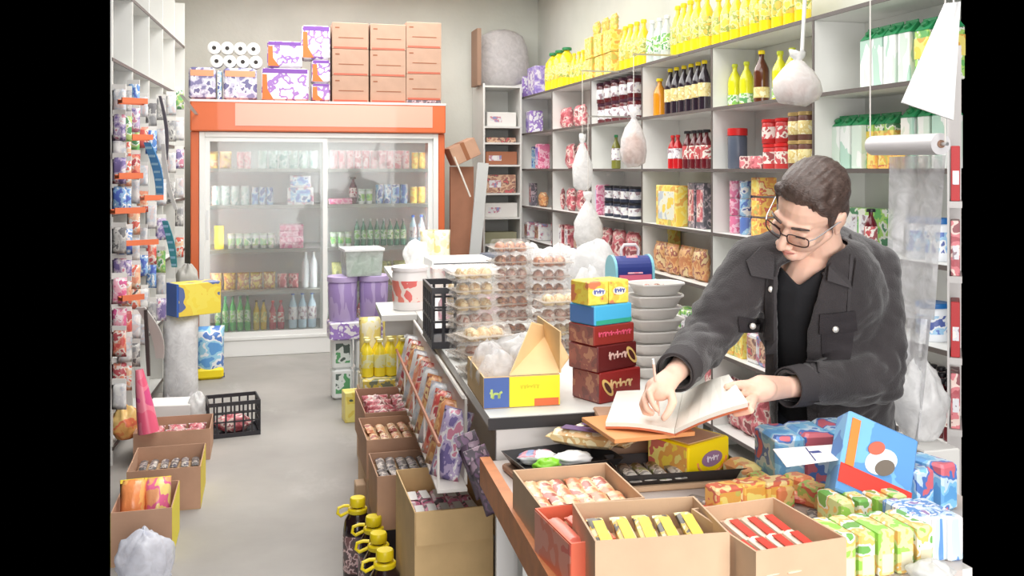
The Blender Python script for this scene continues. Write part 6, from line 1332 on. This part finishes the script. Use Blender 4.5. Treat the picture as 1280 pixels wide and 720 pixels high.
# blue biscuit packs with the white paper on top
BL2 = pmat('blue_biscuit',[sr(70,160,226),sr(120,196,240),sr(200,226,246),sr(40,110,200),sr(220,90,110)],14,rough=.3)
bp_ = pack('blue_biscuit_pack',.075,.13,.13,BL2,None,c=.008); bps = []
for i in range(3): put(bp_,onB(985+36*i,612-5*i)+Vector((0,.04,0)),-.1,f'upright blue biscuit pack, {ordn(i,3)} of three under the white paper','blue biscuit packs under the paper')
pz = ZB+.0006+.1305; a = [onz(966,562,pz),onz(1045,556,pz),onz(1058,574,pz),onz(983,584,pz)]
q = MB(); q.add([a[3],a[2],a[1],a[0]]+[v+Vector((0,0,.0015)) for v in (a[3],a[2],a[1],a[0])],[(3,2,1,0),(4,5,6,7),(0,1,5,4),(1,2,6,5),(2,3,7,6),(3,0,4,7)])
t = thing('paper_sheet','white paper sheet with a blue mark lying on the blue packs','paper',(0,0,0)); q.build('sheet',fl('paper_white2',244,242,240,.8),t)
m_ = [a[0].lerp(a[1],.5).lerp(a[3].lerp(a[2],.5),f) for f in (.1,.9)]; q = MB(); q.tube([v+Vector((0,0,.0022)) for v in m_],.0014,6); q.build('blue_mark',fl('ink_blue',70,80,140,.5),t)
q = MB(); c_ = a[0].lerp(a[1],.6).lerp(a[3].lerp(a[2],.6),.4)+Vector((0,0,.0018)); q.box(c_.x-.012,c_.x+.012,c_.y-.007,c_.y+.007,c_.z,c_.z+.0006); q.build('blue_mark',fl('ink_blue',70,80,140,.5),t)
for i,(px,py,rz_) in enumerate(((868,640,.9),(884,634,.5),(1046,652,.7),(1020,655,-.4),(1064,650,.3))): put(W_dk if i % 2 else RD2,onB(px,py),rz_,f'small loose packet between the cartons on the front counter, {ORD[i+1]} from left','loose packets on the front counter',sc=.8)
for i,(px,py) in enumerate(((668,622),(676,640),(684,658))): put(W_or,onB(px,py),-.1,f'brown wafer standing along the wooden counter edge, {["farthest","middle","nearest"][i]} of three','wafers along the wooden edge',sc=.7)
# big leaning blue carton with ovals, red stripe, white flap
M = None; bb = thing('blue_display_box','big leaning blue sweet carton with oval pictures and red stripe','box',onB(1092,662)+Vector((0,.03,.035)),0,rot=Euler((-.55,.42,-.25),'XYZ'))
MB().cb(.17,.055,.185,c=.004).build('body', pmat('blue_disp',[sr(70,150,220),sr(110,186,236),sr(60,130,206)],8,rough=.3), bb)
for (x,z,r_,nm,c_) in ((.005,.10,.042,'oval_rim',(226,236,244)),(-.01,.125,.022,'oval_picture',(206,110,90)),(.015,.09,.026,'oval_picture',(120,110,100))):
    Mx = Matrix.Translation((x,-.0285-(.0006 if 'picture' in nm else 0),z)) @ Matrix.Rotation(PI/2,4,'X') @ Matrix.Rotation(.7,4,'Z'); MB().lathe([(r_,0),(r_,.001)],22,M=Mx,ex=.62).build(nm, fl('ov_%d_%d'%(c_[0],c_[1]),*c_,.4), bb)
MB().box(-.084,.084,-.030,-.0277,.02,.062).build('red_stripe', fl('stripe_red',226,70,60,.4), bb)
MB().box(-.075,-.055,-.030,-.0277,.06,.17).build('orange_print', fl('print_orange2',240,140,70,.4), bb)
q = MB(); q.add([onz(1036,642,.86),onz(1075,655,.86),onz(1072,598,.93)]+[v+FW*.004 for v in (onz(1036,642,.86),onz(1075,655,.86),onz(1072,598,.93))],[(0,1,2),(5,4,3),(0,3,4,1),(1,4,5,2),(2,5,3,0)])
tag(q.build('paper_triangle',fl('flap_white',240,238,240,.7)),'white triangular paper flap before the leaning blue carton','paper')
for i,(px,py) in enumerate(((1152,648),(1182,640))): put(bp_,onB(px,py)+Vector((0,.05,0)),.25,f'{["left","right"][i]} dark blue biscuit pack right of the leaning carton','blue packs right of the leaning carton',sc=(.7,.8,.8))
BW = pack('blue_white_carton',.036,.12,.09,pmat('bluewhite',[sr(244,244,248),sr(200,224,244),sr(70,140,214),sr(244,244,248),sr(150,110,180)],9,stretch=(3,3,.3)),None)
for i in range(3): put(BW,onB(1150+19*i,698)+Vector((0,.04,0)),.0,f'blue and white striped carton, {ordn(i,3)} of three at the lower right edge','blue white striped cartons',sc=.95)
blob('white_tub_bag','white rounded bag in the bottom right corner','bag',WFILM,onB(1180,735)+Vector((-.01,.02,0)),.04,.04,.022,seed=140)
v = P(1158,600,2.8); st = pack('white_stool_box',.12,.2,.80,fl('plain_white2',228,226,222,.6),None); put(st,(v.x-.0,v.y+.03,0),0,'tall white box behind the front counter carrying the big white bag'); blob('white_bag','big crumpled white plastic bag at the right behind the counter','bag',WFILM,(v.x+.015,v.y+.05,.8005),.075,.08,.12,seed=141)
# ------------------------------------------------------------------ hanging things at the right
def hang(p_top, z1, name='hook_string', label=''):
    q = MB(); q.tube([Vector((p_top.x,p_top.y,p_top.z)),Vector((p_top.x,p_top.y,z1))],.0022,6); tag(q.build(name,fl('string_pale',226,222,216,.6)),label,'string')
def pbag(label, px, ytop, ybot, d, wpx, m=WFILM, seed=1, cont=None):
    """knotted plastic bag hanging under its neck"""
    s_ = FPX/d; c = P(px,ybot,d); h_ = (ybot-ytop)/s_; r_ = wpx/2/s_; t = thing('hanging_bag',label,'bag',c); R = random.Random(seed); q = MB()
    q.lathe([(r_*.45,0),(r_*.85,h_*.07),(r_,h_*.25),(r_*.95,h_*.45),(r_*.62,h_*.66),(r_*.25,h_*.80),(r_*.14,h_*.84),(r_*.3,h_*.92),(r_*.36,h_)],18,ex=.7); q.v = [(x*(1+R.uniform(-.09,.09)),y*(1+R.uniform(-.09,.09)),z+R.uniform(-.008,.008)) for x,y,z in q.v]; q.build('bag', m, t, smooth='all')
    if cont:
        q = MB(); q.lathe([(r_*.4,h_*.04),(r_*.75,h_*.1),(r_*.8,h_*.3),(r_*.6,h_*.5),(r_*.2,h_*.58)],14,ex=.65); q.v = [(x*(1+R.uniform(-.1,.1)),y*(1+R.uniform(-.1,.1)),z) for x,y,z in q.v]; q.build('contents', cont, t, smooth='all')
    return c, h_
c,h_ = pbag('white knotted plastic bag hanging before the brown bottle bay',997,64,131,4.05,64,WFILM,3,PAST['pink'])
o = MB(); top = Vector((c.x+.04,c.y,2.40)); o.tube([top,Vector((c.x+.02,c.y,c.z+h_*.93))],.008,6); tag(o.build('plastic_strip',fl('strip_white',238,236,232,.5)),'white plastic strip holding the knotted bag','strip')
# the strip is tied to a bracket fixed on the shelf front
o = MB().box(c.x+.03,XS-.008,c.y-.008,c.y+.008,2.39,2.405); tag(o.build('shelf_bracket',TINM),'thin metal bracket from the shelf above the knotted bag','bracket')
def bracket(c, z, lab):
    o = MB().box(c.x-.004,XS-.008,c.y-.005,c.y+.005,z,z+.010); tag(o.build('shelf_hook',TINM),lab,'hook')
c,h_ = pbag('clear hanging bag with pink and brown goods by the dark jars',792,136,208,5.9,34,MFILM,5,PAST['brown']); hang(Vector((c.x,c.y,2.30)),c.z+h_*.95,label='thin string of the clear bag by the dark jars'); bracket(c,2.30,'small hook for the clear bag by the dark jars')
c,h_ = pbag('small white plastic bag hanging at the second bay, upper one',728,168,238,6.9,26,WFILM,6); hang(Vector((c.x,c.y,2.30)),c.z+h_*.95,label='thin string of the upper white bag at the second bay'); bracket(c,2.30,'small hook for the upper white bag')
c,h_ = pbag('white plastic bag bunch hanging at the second bay, lower one',735,240,312,6.5,36,WFILM,7); hang(Vector((c.x,c.y,1.95)),c.z+h_*.95,label='thin string of the lower white bag bunch'); bracket(c,1.95,'small hook for the lower white bag bunch')
# white carrier bag sheet at the top right
def sheet(name, label, cat, corners, d, m, sub=10, amp=.012, thick=.0015, seed=1):
    vs = []; n = sub; 
    for j in range(n+1):
        for i in range(n+1):
            u,v = i/n,j/n; x = (corners[0][0]*(1-u)+corners[1][0]*u)*(1-v)+(corners[3][0]*(1-u)+corners[2][0]*u)*v; y = (corners[0][1]*(1-u)+corners[1][1]*u)*(1-v)+(corners[3][1]*(1-u)+corners[2][1]*u)*v
            dd = d(u,v) if callable(d) else d; vs.append(P(x,y,dd+amp*math.sin(u*7+seed)*math.cos(v*3+seed)+amp*.6*math.sin(u*15+v*6)))
    N2 = (n+1)**2; fs = []
    for j in range(n):
        for i in range(n): a = j*(n+1)+i; fs += [(a,a+n+1,a+n+2,a+1),(N2+a+1,N2+a+n+2,N2+a+n+1,N2+a)]
    rim = [i for i in range(n+1)]+[j*(n+1)+n for j in range(1,n+1)]+[n*(n+1)+i for i in range(n-1,-1,-1)]+[j*(n+1) for j in range(n-1,0,-1)]
    for a,b in zip(rim,rim[1:]+rim[:1]): fs.append((a,b,b+N2,a+N2))
    q = MB(); q.add(vs+[v+FW*thick for v in vs],fs); o = q.build(name, m, None, smooth=True); tag(o,label,cat); return o
sheet('carrier_bag','flat white carrier bag hanging at the top right corner','bag',[(1182,4),(1201,2),(1192,150),(1128,128)],2.5,fl('carrier_white',240,240,240,.45,bump=.2,bscale=12),amp=.008,thick=.01)
a = P(1192,6,2.505); hang(Vector((a.x,a.y,CEIL)),a.z-.01,label='string holding the white carrier bag from the ceiling')
# roll of plastic bags on a rod
ra, rb = P(1092,182,2.96), P(1176,180,2.62); ax = (rb-ra).normalized(); t = thing('bag_roll','roll of thin clear plastic bags on a rod at the right','roll',ra)
q = MB(); M = ax.to_track_quat('Z','Y').to_matrix().to_4x4(); L_ = (rb-ra).length
q.lathe([(.012,0),(.030,.0),(.030,L_),(.012,L_)],24,M=M); q.build('film_roll', fl('roll_film',222,220,222,.3,alpha=.9), t, smooth=True)
MB().lathe([(.011,-.004),(.011,L_+.004)],14,M=M).build('core', fl('core_brown',150,116,96,.7), t, smooth=True); MB().lathe([(.005,-.03),(.005,L_+.03)],8,M=M).build('rod', TINM, t, smooth=True)
for p_,nm in ((ra-ax*.02,'far'),(rb+ax*.02,'near')): hang(Vector((p_.x,p_.y,CEIL)),p_.z,label=f'{nm} string holding the plastic bag roll')
FM = film('roll_sheet',(.92,.92,.94),.52,.2)
sheet('hanging_film','long clear plastic film hanging down from the bag roll','plastic film',[(1112,196),(1182,194),(1168,400),(1108,395)],lambda u,v:2.93-.22*u,FM,amp=.015,seed=2)
sheet('hanging_film','narrow twisted end of the clear film below the wide part','plastic film',[(1122,392),(1164,396),(1148,566),(1124,566)],lambda u,v:2.91-.12*u,FM,amp=.02,seed=4)
# drop prototypes that were never placed
for pr in [o for o in bpy.data.objects if str(o.get('label','')).startswith('proto') and o.parent is None]:
    for c in kids(pr):
        for g in kids(c): bpy.data.objects.remove(g)
        bpy.data.objects.remove(c)
    bpy.data.objects.remove(pr)
